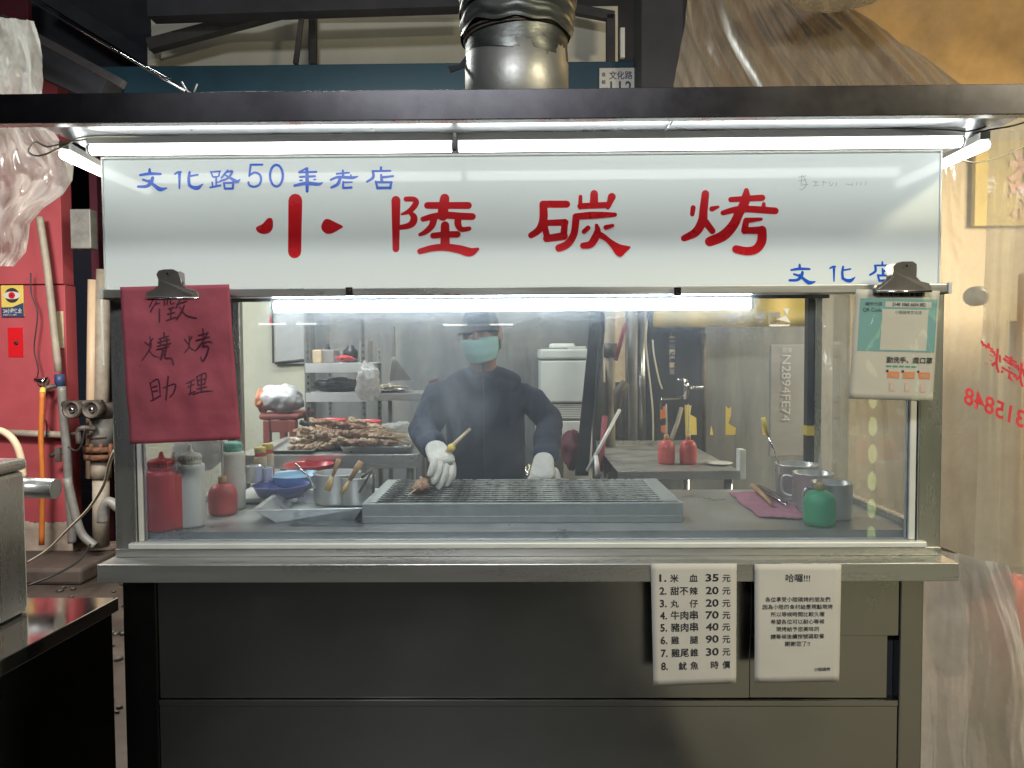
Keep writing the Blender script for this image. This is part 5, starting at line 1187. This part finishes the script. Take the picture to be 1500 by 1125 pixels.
# things behind the curtain
tag(pbox((1430, 205), (1540, 330), 4.62, .04).build('yellow_sign', 'banner_yellow', bevel=.004), 'yellow sign with a red character behind the curtain top', 'sign')
ys = thing('sign_lettering', 'red characters on the yellow sign behind the curtain', 'lettering', at(1480, 270, 4.6)); text('米', 'print_pink', ys, at(1478, 262, 4.6), .22, bold=.04); text('粉', 'print_pink', ys, at(1478, 312, 4.6), .22, bold=.04)
tag(pbox((1484, 470), (1545, 565), 4.0, .03).build('poster', 'paper_white', bevel=.002), 'white poster with red print at the curtain edge', 'poster')
ps = thing('poster_lettering', 'red characters printed on the white poster', 'lettering', at(1500, 530, 3.96)); text('滷', 'ink_red', ps, at(1486, 510, 3.97), .17, bold=.03); text('味', 'ink_red', ps, at(1486, 556, 3.97), .17, bold=.03)
tag(MB().lathe(at(1428, 434, 3.2), [(.035, -.03), (.042, -.01), (.042, .03), (.02, .05)], 20, M=Matrix.Rotation(pi / 2, 3, 'X')).build('wall_socket', 'pipe_grey'), 'grey round socket glimpsed through the clear curtain', 'socket')
tag(pbox((1500, 400), (1620, 800), 3.9, .05).build('hanging_board', 'amber_tarp', bevel=.004), 'orange yellow panel beyond the curtain edge', 'panel')
for k, (cx, cy, wq, hq, m_) in enumerate(((1478, 900, 52, 120, 'plastic_coral'), (1445, 940, 44, 110, 'plastic_coral'), (1462, 1010, 60, 130, 'wood'), (1388, 930, 40, 120, 'wall_dark'))):
    bag('wrapped_bundle', ('pinkish red bundle highest behind the low plastic', 'smaller pink bundle leaning on the first', 'brown bundle lowest behind the plastic', 'black bundle beside the cabinet leg behind the plastic')[k], 'bundle', cx, cy, 2.7, wq, hq, m_, 100 + k, .1, wob=.3)

# ================================================================== UPPER BACKDROP
YBm = 4.6
x0 = at(130, 93, YBm).x; x1 = at(1005, 93, YBm).x
bz0, bz1 = at(763, 140, YBm).z - .1, at(763, 91, YBm).z
bm_ = tag(MB().box(x0, x1, YBm, YBm + .15, bz0, bz1).build('header_beam', 'beam_blue', bevel=.004), 'dark blue painted header beam above the shop front', 'beam')
wallbox('upper_wall', at(222, 60, 5.4).x, at(455, 60, 5.4).x, 5.4, 5.45, 2.6, at(222, 8, 5.4).z, 'wall_cream', 'dim cream wall board above the blue beam at the truss')
wallbox('upper_wall', at(461, 60, 5.4).x, at(905, 60, 5.4).x, 5.4, 5.45, 2.6, at(463, 14, 5.4).z, 'wall_cream', 'brighter cream wall panel above the blue beam behind the duct')
wallbox('upper_wall', -5.6, 4.5, 6.0, 6.1, 2.4, 7.0, 'wall_dark', 'dark upper wall behind the roof trusses')
def strut(a, b_, Y, r, mat, label, sq=True):
    p, q = at(*a, Y), at(*b_, Y); d = (q - p).normalized(); n = Vector((-d.z, 0, d.x)) * r
    return tag(MB().hexa(p - n, q - n, q + n, p + n, V(0, r * 2, 0)).build('roof_strut', mat, bevel=.003), label, 'strut', 'roof trusses above the stall')
strut((440, 3), (705, 3), 5.3, .07, 'alu_white', 'pale top ledge above the cream panel')
strut((440, 12), (705, 9), 5.25, .028, 'truss', 'horizontal dark rail along the cream panel')
strut((457, 16), (457, 93), 5.25, .025, 'truss', 'upright dark rail at the cream panel edge')
strut((444, 0), (432, 93), 5.0, .016, 'truss', 'thin slanting rod crossing the upright rail')
strut((215, 64), (440, 4), 5.1, .04, 'truss', 'dark brown diagonal beam over the cream board')
strut((0, 25), (178, 122), 4.0, .022, 'truss', 'grey metal angle running down to the canopy at the left corner')
strut((60, -10), (240, 100), 5.6, .05, 'wall_dark', 'heavy shadowed diagonal truss')
strut((0, 60), (150, 130), 4.4, .09, 'wall_dark', 'wide dark roof beam behind the grey angle')
strut((215, 10), (700, -6), 4.9, .06, 'wall_dark', 'black purlin at the very top')
strut((222, 62), (222, 96), 5.3, .03, 'wall_cream', 'short cream stub post')
strut((895, 20), (895, 90), 5.2, .03, 'truss', 'thin upright beside the duct'); strut((912, 40), (912, 84), 5.2, .016, 'alu_white', 'pale short bracket beside the duct')
strut((835, 10), (900, 22), 5.2, .03, 'truss', 'brown rail running behind the duct')
tag(MB().box(at(940, 60, 4.3).x, at(1000, 60, 4.3).x, 4.3, 4.6, 2.5, 4.6).build('dark_shutter', 'wall_dark'), 'dark recess column beside the translucent drape', 'column')
for k, (a, b_) in enumerate((((35, -4), (272, 134)), ((140, 57), (290, 140)))):
    tag(MB().tube([at(*a, 2.6), at(*b_, 2.0)], .003, 6).build('guy_wire', 'chrome'), ('long bright guy wire slanting down to the canopy', 'second wire strand twisted with the long one')[k], 'wire')
for a, b_, lb in (((266, 120), (276, 136), 'short twisted wire end on the canopy'), ((289, 123), (284, 136), 'short pale wire end sticking up on the canopy')):
    tag(MB().tube([at(*a, 1.9), at(*b_, 1.9)], .0022, 6).build('wire_end', 'alu_white'), lb, 'wire')
# house number plate
pl = thing('house_number_plate', 'white street number plate on the dark blue beam', 'number plate', at(906, 140, YBm - .03))
q0, q1 = at(878, 100, YBm - .02), at(932, 141, YBm - .02)
MB().box(q0.x, q1.x, YBm - .025, YBm - .005, q1.z - .03, q0.z).build('plate', 'paper_white', pl, .002)
u1 = (q1.x - q0.x)
text('文化路', 'navy_print', pl, V(q0.x + u1 * .26, YBm - .027, q0.z - .065), .052, width=u1 * .63, bold=.01)
text('112', 'navy_print', pl, V(q0.x + u1 * .29, YBm - .027, q0.z - .155), .105, width=u1 * .58, bold=.02, spacing=1.3)
for k, ch in enumerate('嘉義市過溝'): text(ch, 'navy_print', pl, V(q0.x + u1 * (.05 if k < 3 else .13), YBm - .027, q0.z - .05 - .045 * (k if k < 3 else k - 1)), .026)
# translucent drape and amber tarp
DR, _ = sheet('translucent_drape', ((1012, -30), (1190, -30), (1460, 150), (985, 150)), (3.3, 3.2, 2.9, 3.1), 'drape', .10, 13, 43, 'brown translucent pleated plastic drape gathered above the canopy', 'drape', 220, 24, .12, fan=.4)
TP, _ = sheet('amber_tarp', ((1150, -60), (1620, -60), (1620, 170), (1400, 170)), (3.4, 3.0, 2.8, 3.3), 'amber_tarp', .05, 3, 53, 'glowing amber tarpaulin stretched over the corner', 'tarpaulin', 90, 50, 2.5)
lm = thing('dish_lamp', 'round metal rim of a big lamp shade at the top corner', 'lamp', at(1235, 5, 2.9))
MB().lathe(at(1240, -30, 2.85), [(.20, -.03), (.212, -.022), (.20, -.01), (.14, .06), (.05, .11)], 40).build('shade', 'steel', lm, solid=.003)
# plastic sheet hanging top left, above and below the canopy line
sheet('plastic_sheet', ((-30, 20), (48, 30), (66, 150), (-30, 150)), (2.5, 2.5, 2.45, 2.5), 'bag_film', .06, 4, 63, 'clear plastic sheet draped from the roof angle', 'plastic sheet', 50, 50, 3)
def pouch(u, v):
    L = [(-40, 170), (-40, 380)]; xr = [70, 84, 97, 108, 106, 92, 62, 44, 42, 38][min(9, int(v * 9.99))]; xr2 = [84, 97, 108, 106, 92, 62, 44, 42, 38, 20][min(9, int(v * 9.99))]
    f_ = v * 9.99 - int(v * 9.99); x = -40 + u * ((xr * (1 - f_) + xr2 * f_) + 40); y = 180 + v * 210
    Y = 2.25 + .16 * noise.noise(Vector((u * 4, v * 4, 3))) + .08 * noise.noise(Vector((u * 11, v * 7, 8))); return at(x, y, Y)
tag(MB().grid(pouch, 60, 60).build('plastic_sheet', 'bag_film'), 'bunched clear plastic sheet hanging below the canopy end', 'plastic sheet')

# ================================================================== ALLEY AT THE LEFT
YR = 4.8
rw = thing('red_wall', 'bright red painted wall panel with a raw concrete foot', 'wall', (at(40, 700, YR).x, YR, 0))
rx1 = at(97, 500, YR).x; zfoot = at(60, 765, YR).z
MB().box(-4.6, rx1, YR, YR + .12, zfoot, at(60, 417, YR).z - .004).build('lower_panel', 'wall_red', rw, .004)
MB().box(-4.6, rx1 - .01, YR, YR + .12, at(60, 417, YR).z + .004, 3.2).build('upper_panel', 'wall_red', rw, .004)
MB().box(-4.6, rx1 - .004, YR + .02, YR + .118, at(60, 417, YR).z - .0038, at(60, 417, YR).z + .0038).build('joint', 'wall_maroon', rw)
MB().grid(lambda u, v: V(-4.6 + (rx1 + 4.6) * u, YR + .004 + .012 * noise.noise(Vector((u * 20, v * 3, 1))), zfoot * (1 - v) + (.02 * noise.noise(Vector((u * 30, 0, 0))) if v == 0 else 0)), 60, 6).build('concrete_foot', 'concrete', rw, solid=.02)
wallbox('side_wall', rx1 + .002, at(137, 500, 5.2).x, 5.2, 5.3, 0, 3.4, 'wall_maroon', 'dark maroon wall recess between the red wall and pipes')
wallbox('side_wall', at(137, 500, 5.3).x, at(220, 500, 5.3).x, 5.32, 5.4, 0, 3.4, 'wall_dark', 'black gap behind the drain pipes')
tbox('upper_red_panel', (-60, -30), (42, 60), 5.6, .05, 'wall_maroon', 'maroon cloth showing above the plastic sheet', 'panel')
sg = thing('alarm_sticker', 'yellow and navy alarm sticker with an eye emblem on the red wall', 'sticker', at(18, 463, YR - .01))
a_, b_ = at(1, 418, YR - .012), at(35, 464, YR - .012); sw = b_.x - a_.x; shh = a_.z - b_.z
MB().box(a_.x, b_.x, YR - .012, YR - .004, b_.z, a_.z).build('plate', 'yellow', sg, .002)
MB().slab([V(a_.x, YR - .0125, a_.z - shh * .70), V(a_.x + sw * .5, YR - .0125, a_.z - shh * .69), V(b_.x, YR - .0125, a_.z - shh * .55), V(b_.x, YR - .0125, b_.z), V(a_.x, YR - .0125, b_.z)], (0, .0004, 0)).build('navy_band', 'navy_print', sg)
ec = V(a_.x + sw * .5, YR - .013, a_.z - shh * .32); R9 = Matrix.Rotation(pi / 2, 3, 'X')
MB().lathe(ec, [(sw * .33, 0), (sw * .33, .0006)], 32, M=R9).build('eye_ring', 'ink', sg)
MB().slab([ec + V(sw * .40 * cos(t_), -.001, sw * .17 * sin(t_)) for t_ in [2 * pi * k / 24 for k in range(24)]], (0, -.0008, 0)).build('eye_white', 'paper_white', sg)
MB().lathe(ec + V(0, -.0024, 0), [(sw * .15, 0), (sw * .15, .0006)], 24, M=R9).build('iris', 'sign_red', sg)
MB().lathe(ec + V(0, -.0036, 0), [(sw * .05, 0), (sw * .05, .0006)], 16, M=R9).build('pupil', 'ink', sg)
text('24小時保全', 'paper_white', sg, V(a_.x + sw * .08, YR - .014, b_.z + shh * .13), shh * .16, width=sw * .84, bold=.02)
text('0800-211-885', 'paper_white', sg, V(a_.x + sw * .08, YR - .014, b_.z + shh * .04), shh * .07, width=sw * .6)
tbox('painted_patch', (11, 480), (34, 523), YR - .004, .003, 'sign_red', 'crimson rounded patch with a dark spot on the red wall', 'patch', 0)
tag(MB().ball(at(24, 502, YR - .008), .014, 8, 6, (1.2, .3, .8), .6).build('patch_hole', 'ink'), 'small dark hole in the crimson patch', 'hole')
tbox('yellow_paper', (75, 456), (94, 510), YR - .006, .004, 'label_cream', 'plain yellowish paper strip behind the slanted pipe', 'paper', 0)
def ptube(pts, Y, r, mat, name, label, cat='pipe', per=5, sm=True):
    P_ = [at(x, y, Y if not isinstance(Y, (list, tuple)) else Y[i]) for i, (x, y) in enumerate(pts)]
    return tag(MB().tube(smooth_path(P_, per) if sm and len(P_) > 2 else P_, r, 12).build(name, mat), label, cat)
ptube(((58, 318), (70, 400), (86, 545)), 4.7, .022, 'pipe_pvc', 'conduit_pipe', 'thin pale pipe slanting down the red wall', 'pipe')
tag(MB().cyl(at(87, 548, 4.7), at(88, 566, 4.7), .03, 12).build('pipe_joint', 'navy_print'), 'navy joint at the foot of the slanted pipe', 'pipe joint')
ptube(((90, 566), (94, 620), (98, 660), (100, 700), (104, 760), (106, 795)), 4.68, .026, 'pipe_grey', 'riser_pipe', 'weathered grey riser pipe at the red wall edge')
ptube(((98, 700), (112, 760), (122, 785), (140, 800)), 4.6, .026, 'pipe_grey', 'riser_pipe', 'second thin riser bending away at the floor')
ptube(((-10, 633), (94, 637)), 4.74, .022, 'pipe_pvc', 'cross_pipe', 'horizontal cream pipe running along the red wall', sm=False)
for px, r, top, lb, m_ in ((154, .045, 395, 'thick grey drain pipe closest to the stall', 'pipe_pvc'), (139, .034, 410, 'thinner pinkish pipe beside the thick drain', 'hose_cream')):
    ptube(((px - 2, top), (px - 6, 700)), 4.9, r, m_, 'drain_pipe', lb, sm=False)
vl = thing('valve_pipe', 'old iron pipe with a bolted rusty flange beside the stall', 'pipe', at(150, 800, 4.75))
MB().cyl(at(150, 610, 4.75), at(150, 655, 4.75), .075, 18).build('sleeve', 'pipe_grey', vl)
for y0_, y1_, r, nm_, m_ in ((653, 661, .105, 'flange', 'rust'), (664, 672, .10, 'flange', 'rust'), (590, 612, .085, 'elbow', 'iron'), (672, 700, .062, 'lower_pipe', 'pipe_pvc'), (700, 800, .05, 'lower_pipe', 'pipe_pvc'), (636, 641, .082, 'collar', 'iron')):
    MB().cyl(at(148, y0_, 4.75), at(148, y1_, 4.75), r, 20).build(nm_, m_, vl)
for dx in (-14, 0, 14): MB().cyl(at(148 + dx, 650, 4.68), at(148 + dx, 675, 4.68), .013, 8).build('bolt', 'rust', vl)
for k, px in enumerate((106, 135)):
    c = at(px, 600, 4.6); t = thing('water_meter', ('round black water meter nearer the red wall', 'round black water meter against the iron pipe')[k], 'water meter', c, 'water meters between the pipes')
    Mx = Matrix.Rotation(pi / 2, 3, 'X')
    MB().lathe(c, [(.055, -.07), (.055, .02), (.046, .022), (.042, .0), (.001, -.002)][::-1], 26, M=Mx).build('housing', 'iron', t)
    MB().lathe(c + V(0, -.004, 0), [(.018, -.002), (.018, .012), (.008, .016)], 14, M=Mx).build('hub', 'chrome', t)
ptube(((92, 592), (150, 590)), 4.66, .02, 'iron', 'meter_bar', 'iron bar linking the two water meters', sm=False)
tp = thing('garden_tap', 'brass coloured tap feeding the orange hose', 'tap', at(65, 565, 4.66))
MB().tube([at(52, 556, 4.66), at(60, 558, 4.66), at(68, 560, 4.66)], [.018, .02, .034], 12).build('handle', 'chrome', tp)
MB().tube([at(88, 564, 4.7), at(72, 567, 4.66), at(62, 571, 4.64)], .015, 10).build('spout', 'iron', tp)
MB().cyl(at(63, 569, 4.64), at(62, 578, 4.62), .018, 10).build('nozzle', 'yellow', tp)
ptube(((62, 574), (60, 640), (62, 700), (61, 798)), 4.62, .016, 'hose_orange', 'orange_hose', 'orange rubber hose hanging straight down the red wall', 'hose')
ptube(((-12, 630), (4, 632), (20, 645), (30, 668), (34, 700)), 4.2, .020, 'hose_cream', 'cream_hose', 'cream hose arching over the neighbouring counter', 'hose')
ptube(((45, 400), (46, 430), (55, 460), (50, 510), (56, 540), (54, 560), (62, 572), (58, 605), (68, 618), (68, 640)), 4.72, .004, 'cable_black', 'wall_cable', 'thin black wire wandering down the red wall', 'cable')
tp = thing('wall_tap', 'rusty stop valve on the lower red wall', 'valve', at(84, 664, 4.66))
MB().tube([at(74, 668, 4.66), at(84, 663, 4.66), at(97, 664, 4.68)], .014, 8).build('body', 'iron', tp); MB().box(at(81, 660, 4.64).x, at(88, 660, 4.64).x, 4.63, 4.66, at(84, 676, 4.66).z, at(84, 655, 4.66).z).build('handle', 'iron', tp, .004)
tp = thing('stop_valve', 'dark iron elbow valve beside the iron pipe', 'valve', at(115, 636, 4.6))
MB().tube(smooth_path([at(140, 628, 4.65), at(122, 627, 4.6), at(115, 632, 4.6), at(116, 650, 4.6)], 4), .018, 10).build('elbow', 'iron', tp); MB().tube([at(105, 636, 4.6), at(116, 634, 4.6)], .012, 8).build('lever', 'iron', tp)
ptube(((100, 655), (112, 660), (120, 650), (124, 628)), 4.55, .006, 'cable_black', 'loop_wire', 'looped black wire round the elbow valve', 'wire')
ptube(((168, 660), (160, 680), (152, 710), (130, 745), (100, 775), (70, 805), (40, 824)), (2.6, 2.7, 2.9, 3.2, 3.5, 3.8, 4.0), .006, 'cable_white', 'extension_cable', 'cream cable sagging from the stall across the alley floor', 'cable')
ptube(((132, 798), (115, 822), (80, 842), (40, 858)), (4.3, 4.1, 3.9, 3.8), .006, 'cable_black', 'floor_cable', 'dark cable trailing over the dirty alley floor', 'cable')
tag(MB().box(at(103, 350, 4.7).x, at(133, 350, 4.7).x, 4.7, 4.78, at(120, 364, 4.7).z, at(120, 306, 4.7).z).build('meter_box', 'pipe_grey', bevel=.006), 'small dusty grey meter box high beside the pipes', 'meter box')
ptube(((150, 765), (152, 745), (160, 735), (175, 745)), 4.3, .03, 'pipe_grey', 'curved_pipe', 'curved grey pipe stub near the alley floor')
for k, (px, py, wq) in enumerate(((150, 786, 22), (165, 797, 26), (128, 805, 18), (118, 790, 14), (158, 812, 20))):
    b = atz(px, py + 20, 0); tag(MB().box(-.11, .11, -.05, .05, 0, .05, Matrix.Translation(b) @ Matrix.Rotation(.5 * k + .3, 4, 'Z')).build('brick', 'concrete', bevel=.008), ('pale', 'brown', 'chipped', 'small', 'dusty')[k] + ' broken brick lying by the pipes on the alley floor', 'brick', 'broken bricks on the alley floor')
dm_ = MB()
for k in range(240):
    x = random.uniform(-3.3, -1.2); y = random.uniform(2.2, 4.7); dm_.ball((x, y, .006), random.uniform(.006, .026), 6, 4, (1, 1, .6), .9, k)
o = dm_.build('debris', 'ground'); o['kind'] = 'stuff'; o['label'] = 'small stones and litter on the dark alley floor'; o['category'] = 'litter'
kb = tag(MB().box(-4.5, at(125, 800, 4.4).x, 4.35, 4.79, 0, .10).build('kerb_step', 'ground', bevel=.02), 'dark worn kerb along the foot of the red wall', 'kerb')
tag(pbox((147, 432), (151, 535), 3.0, .01).build('white_rod', 'alu_white'), 'narrow white plastic strip hanging at the stall corner post', 'strip')
# neighbour table and steel box at the left edge
Yn = 1.9
tc_ = at(174, 875, Yn); ztn = tc_.z
tf = atz(-60, 1000, ztn)
tn = thing('neighbour_table', 'black sided table with a mirror polished top beside the stall', 'table', (tc_.x - .4, 1.5, 0))
bl_ = V(tc_.x - 1.4, Yn, ztn)
MB().slab([V(tc_.x, Yn, ztn), V(tf.x, tf.y, ztn), V(tf.x - 1.3, tf.y, ztn), bl_], (0, 0, -.035)).build('table_top', 'table_top', tn, .003)
MB().slab([V(tc_.x - .012, Yn - .01, ztn - .036), V(tf.x - .012, tf.y, ztn - .036), V(tf.x - 1.2, tf.y, ztn - .036), bl_ + V(.02, -.01, -.036)], (0, 0, -.69)).build('black_side', 'black_steel', tn, .004)
by_ = 1.5; bx1 = at(41, 800, by_ + .3).x
bxz = at(20, 700, by_).z
sb = thing('steel_warmer', 'rounded stainless warmer box standing on the neighbouring table', 'food warmer', (bx1 - .3, by_, ztn))
def wprof(u, v):
    a = v * pi / 2
    return V(bx1 - .6 + .6 * u, by_ + .05 * (1 - sin(a)) , 0)
MB().box(bx1 - .7, bx1, by_, by_ + .3, ztn + .001, bxz - .03).build('body', 'steel', sb, .012)
MB().box(bx1 - .7, bx1 - .004, by_ - .004, by_ - .0005, ztn + .12, ztn + .14).build('band', 'alu_white', sb, .002)
MB().box(bx1 - .7, bx1 + .004, by_ - .008, by_ + .305, bxz - .029, bxz).build('lid', 'steel', sb, .01)
tag(MB().grid(lambda u, v: V(bx1 - .5 + .48 * u, by_ + .02 + .2 * v, bxz + .003 + .006 * noise.noise(V(u * 4, v * 3, 1))), 8, 6).build('paper_sheet', 'paper_white', solid=.001), 'loose white paper lying on the steel warmer', 'paper')
tag(MB().tube([at(-20, 712, 2.3), at(82, 716, 2.3)], .032, 16).build('roller', 'steel'), 'round ended steel roller jutting out behind the warmer', 'roller')
# ================================================================== ACROSS THE STREET (only met in reflections)
ob = thing('opposite_building', 'dim shop fronts across the street behind the viewer', 'building', (0, -9, 0))
MB().box(-12, 12, -9.3, -9, 0, 7).build('wall', 'wall_grey', ob)
for k in range(8):
    MB().box(-11 + 2.8 * k, -8.6 + 2.8 * k, -9.0, -8.96, 0.1, 2.7).build('shutter', 'wall_dark', ob)
led = thing('light_string', 'vertical string of yellow green lights hanging across the street', 'light string', (2.42, -1.6, 0))
emi('led_yellow', (0.85, 1.0, .35), 3.2); emi('sign_glow', (1.0, .95, .85), 14.0)
for k in range(9): MB().ball((2.42, -1.6, .1 + k * .19), .034, 12, 8, (.8, .8, 2.0)).build('bulb', 'led_yellow', led)
for k, (x, z, wl) in enumerate(((-3.4, 1.75, .35), (-2.9, 1.75, .25), (-1.0, 1.72, .3), (-.4, 1.72, .3), (3.2, 1.68, .25), (3.9, 1.66, .15))):
    tag(MB().box(x * 1.2, x * 1.2 + wl * 1.2, -8.0, -7.96, z + .1, z + .125).build('shop_lamp', 'sign_glow'), ('leftmost', 'second', 'third', 'fourth', 'fifth', 'rightmost')[k] + ' far lit lamp strip of the row' + ' across the street', 'lamp', 'far lamps across the street')
# ------------------------------------------------------------------ smoke over the grill
sm = bpy.data.materials.new('smoke'); sm.use_nodes = True; t = sm.node_tree; t.nodes.clear()
out = t.nodes.new('ShaderNodeOutputMaterial'); pv = t.nodes.new('ShaderNodeVolumePrincipled'); pv.inputs['Color'].default_value = (.80, .88, 1, 1); pv.inputs['Anisotropy'].default_value = .3
tcn = t.nodes.new('ShaderNodeTexCoord'); mp = t.nodes.new('ShaderNodeMapping'); mp.inputs['Scale'].default_value = (1, 1, .45)
nz = t.nodes.new('ShaderNodeTexNoise'); nz.inputs['Scale'].default_value = 9; nz.inputs['Detail'].default_value = 5; nz.inputs['Distortion'].default_value = 1.0
t.links.new(tcn.outputs['Object'], mp.inputs[0]); t.links.new(mp.outputs[0], nz.inputs['Vector'])
mr = t.nodes.new('ShaderNodeMapRange'); mr.inputs[1].default_value = .42; mr.inputs[2].default_value = .66; mr.inputs[3].default_value = 0; mr.inputs[4].default_value = 16.0
t.links.new(nz.outputs['Fac'], mr.inputs[0])
# fade towards the edge of the plume
vd = t.nodes.new('ShaderNodeVectorMath'); vd.operation = 'LENGTH'; m3 = t.nodes.new('ShaderNodeMapping'); m3.inputs['Location'].default_value = (0, 0, -1.15); m3.inputs['Scale'].default_value = (6.0, 7.0, 4.4)
t.links.new(tcn.outputs['Object'], m3.inputs[0]); t.links.new(m3.outputs[0], vd.inputs[0])
m4 = t.nodes.new('ShaderNodeMapRange'); m4.inputs[1].default_value = .25; m4.inputs[2].default_value = 1.0; m4.inputs[3].default_value = 1; m4.inputs[4].default_value = 0
t.links.new(vd.outputs['Value'], m4.inputs[0]); mu = t.nodes.new('ShaderNodeMath'); mu.operation = 'MULTIPLY'
t.links.new(mr.outputs[0], mu.inputs[0]); t.links.new(m4.outputs[0], mu.inputs[1]); t.links.new(mu.outputs[0], pv.inputs['Density']); t.links.new(pv.outputs[0], out.inputs['Volume'])
MAT['smoke'] = sm
sc = at(650, 600, 2.13)
o = MB().box(sc.x - .19, sc.x + .21, 1.98, 2.28, 1.03, 1.52).build('smoke', 'smoke'); o['kind'] = 'stuff'; o['label'] = 'pale blue smoke rising from the grilling skewer'
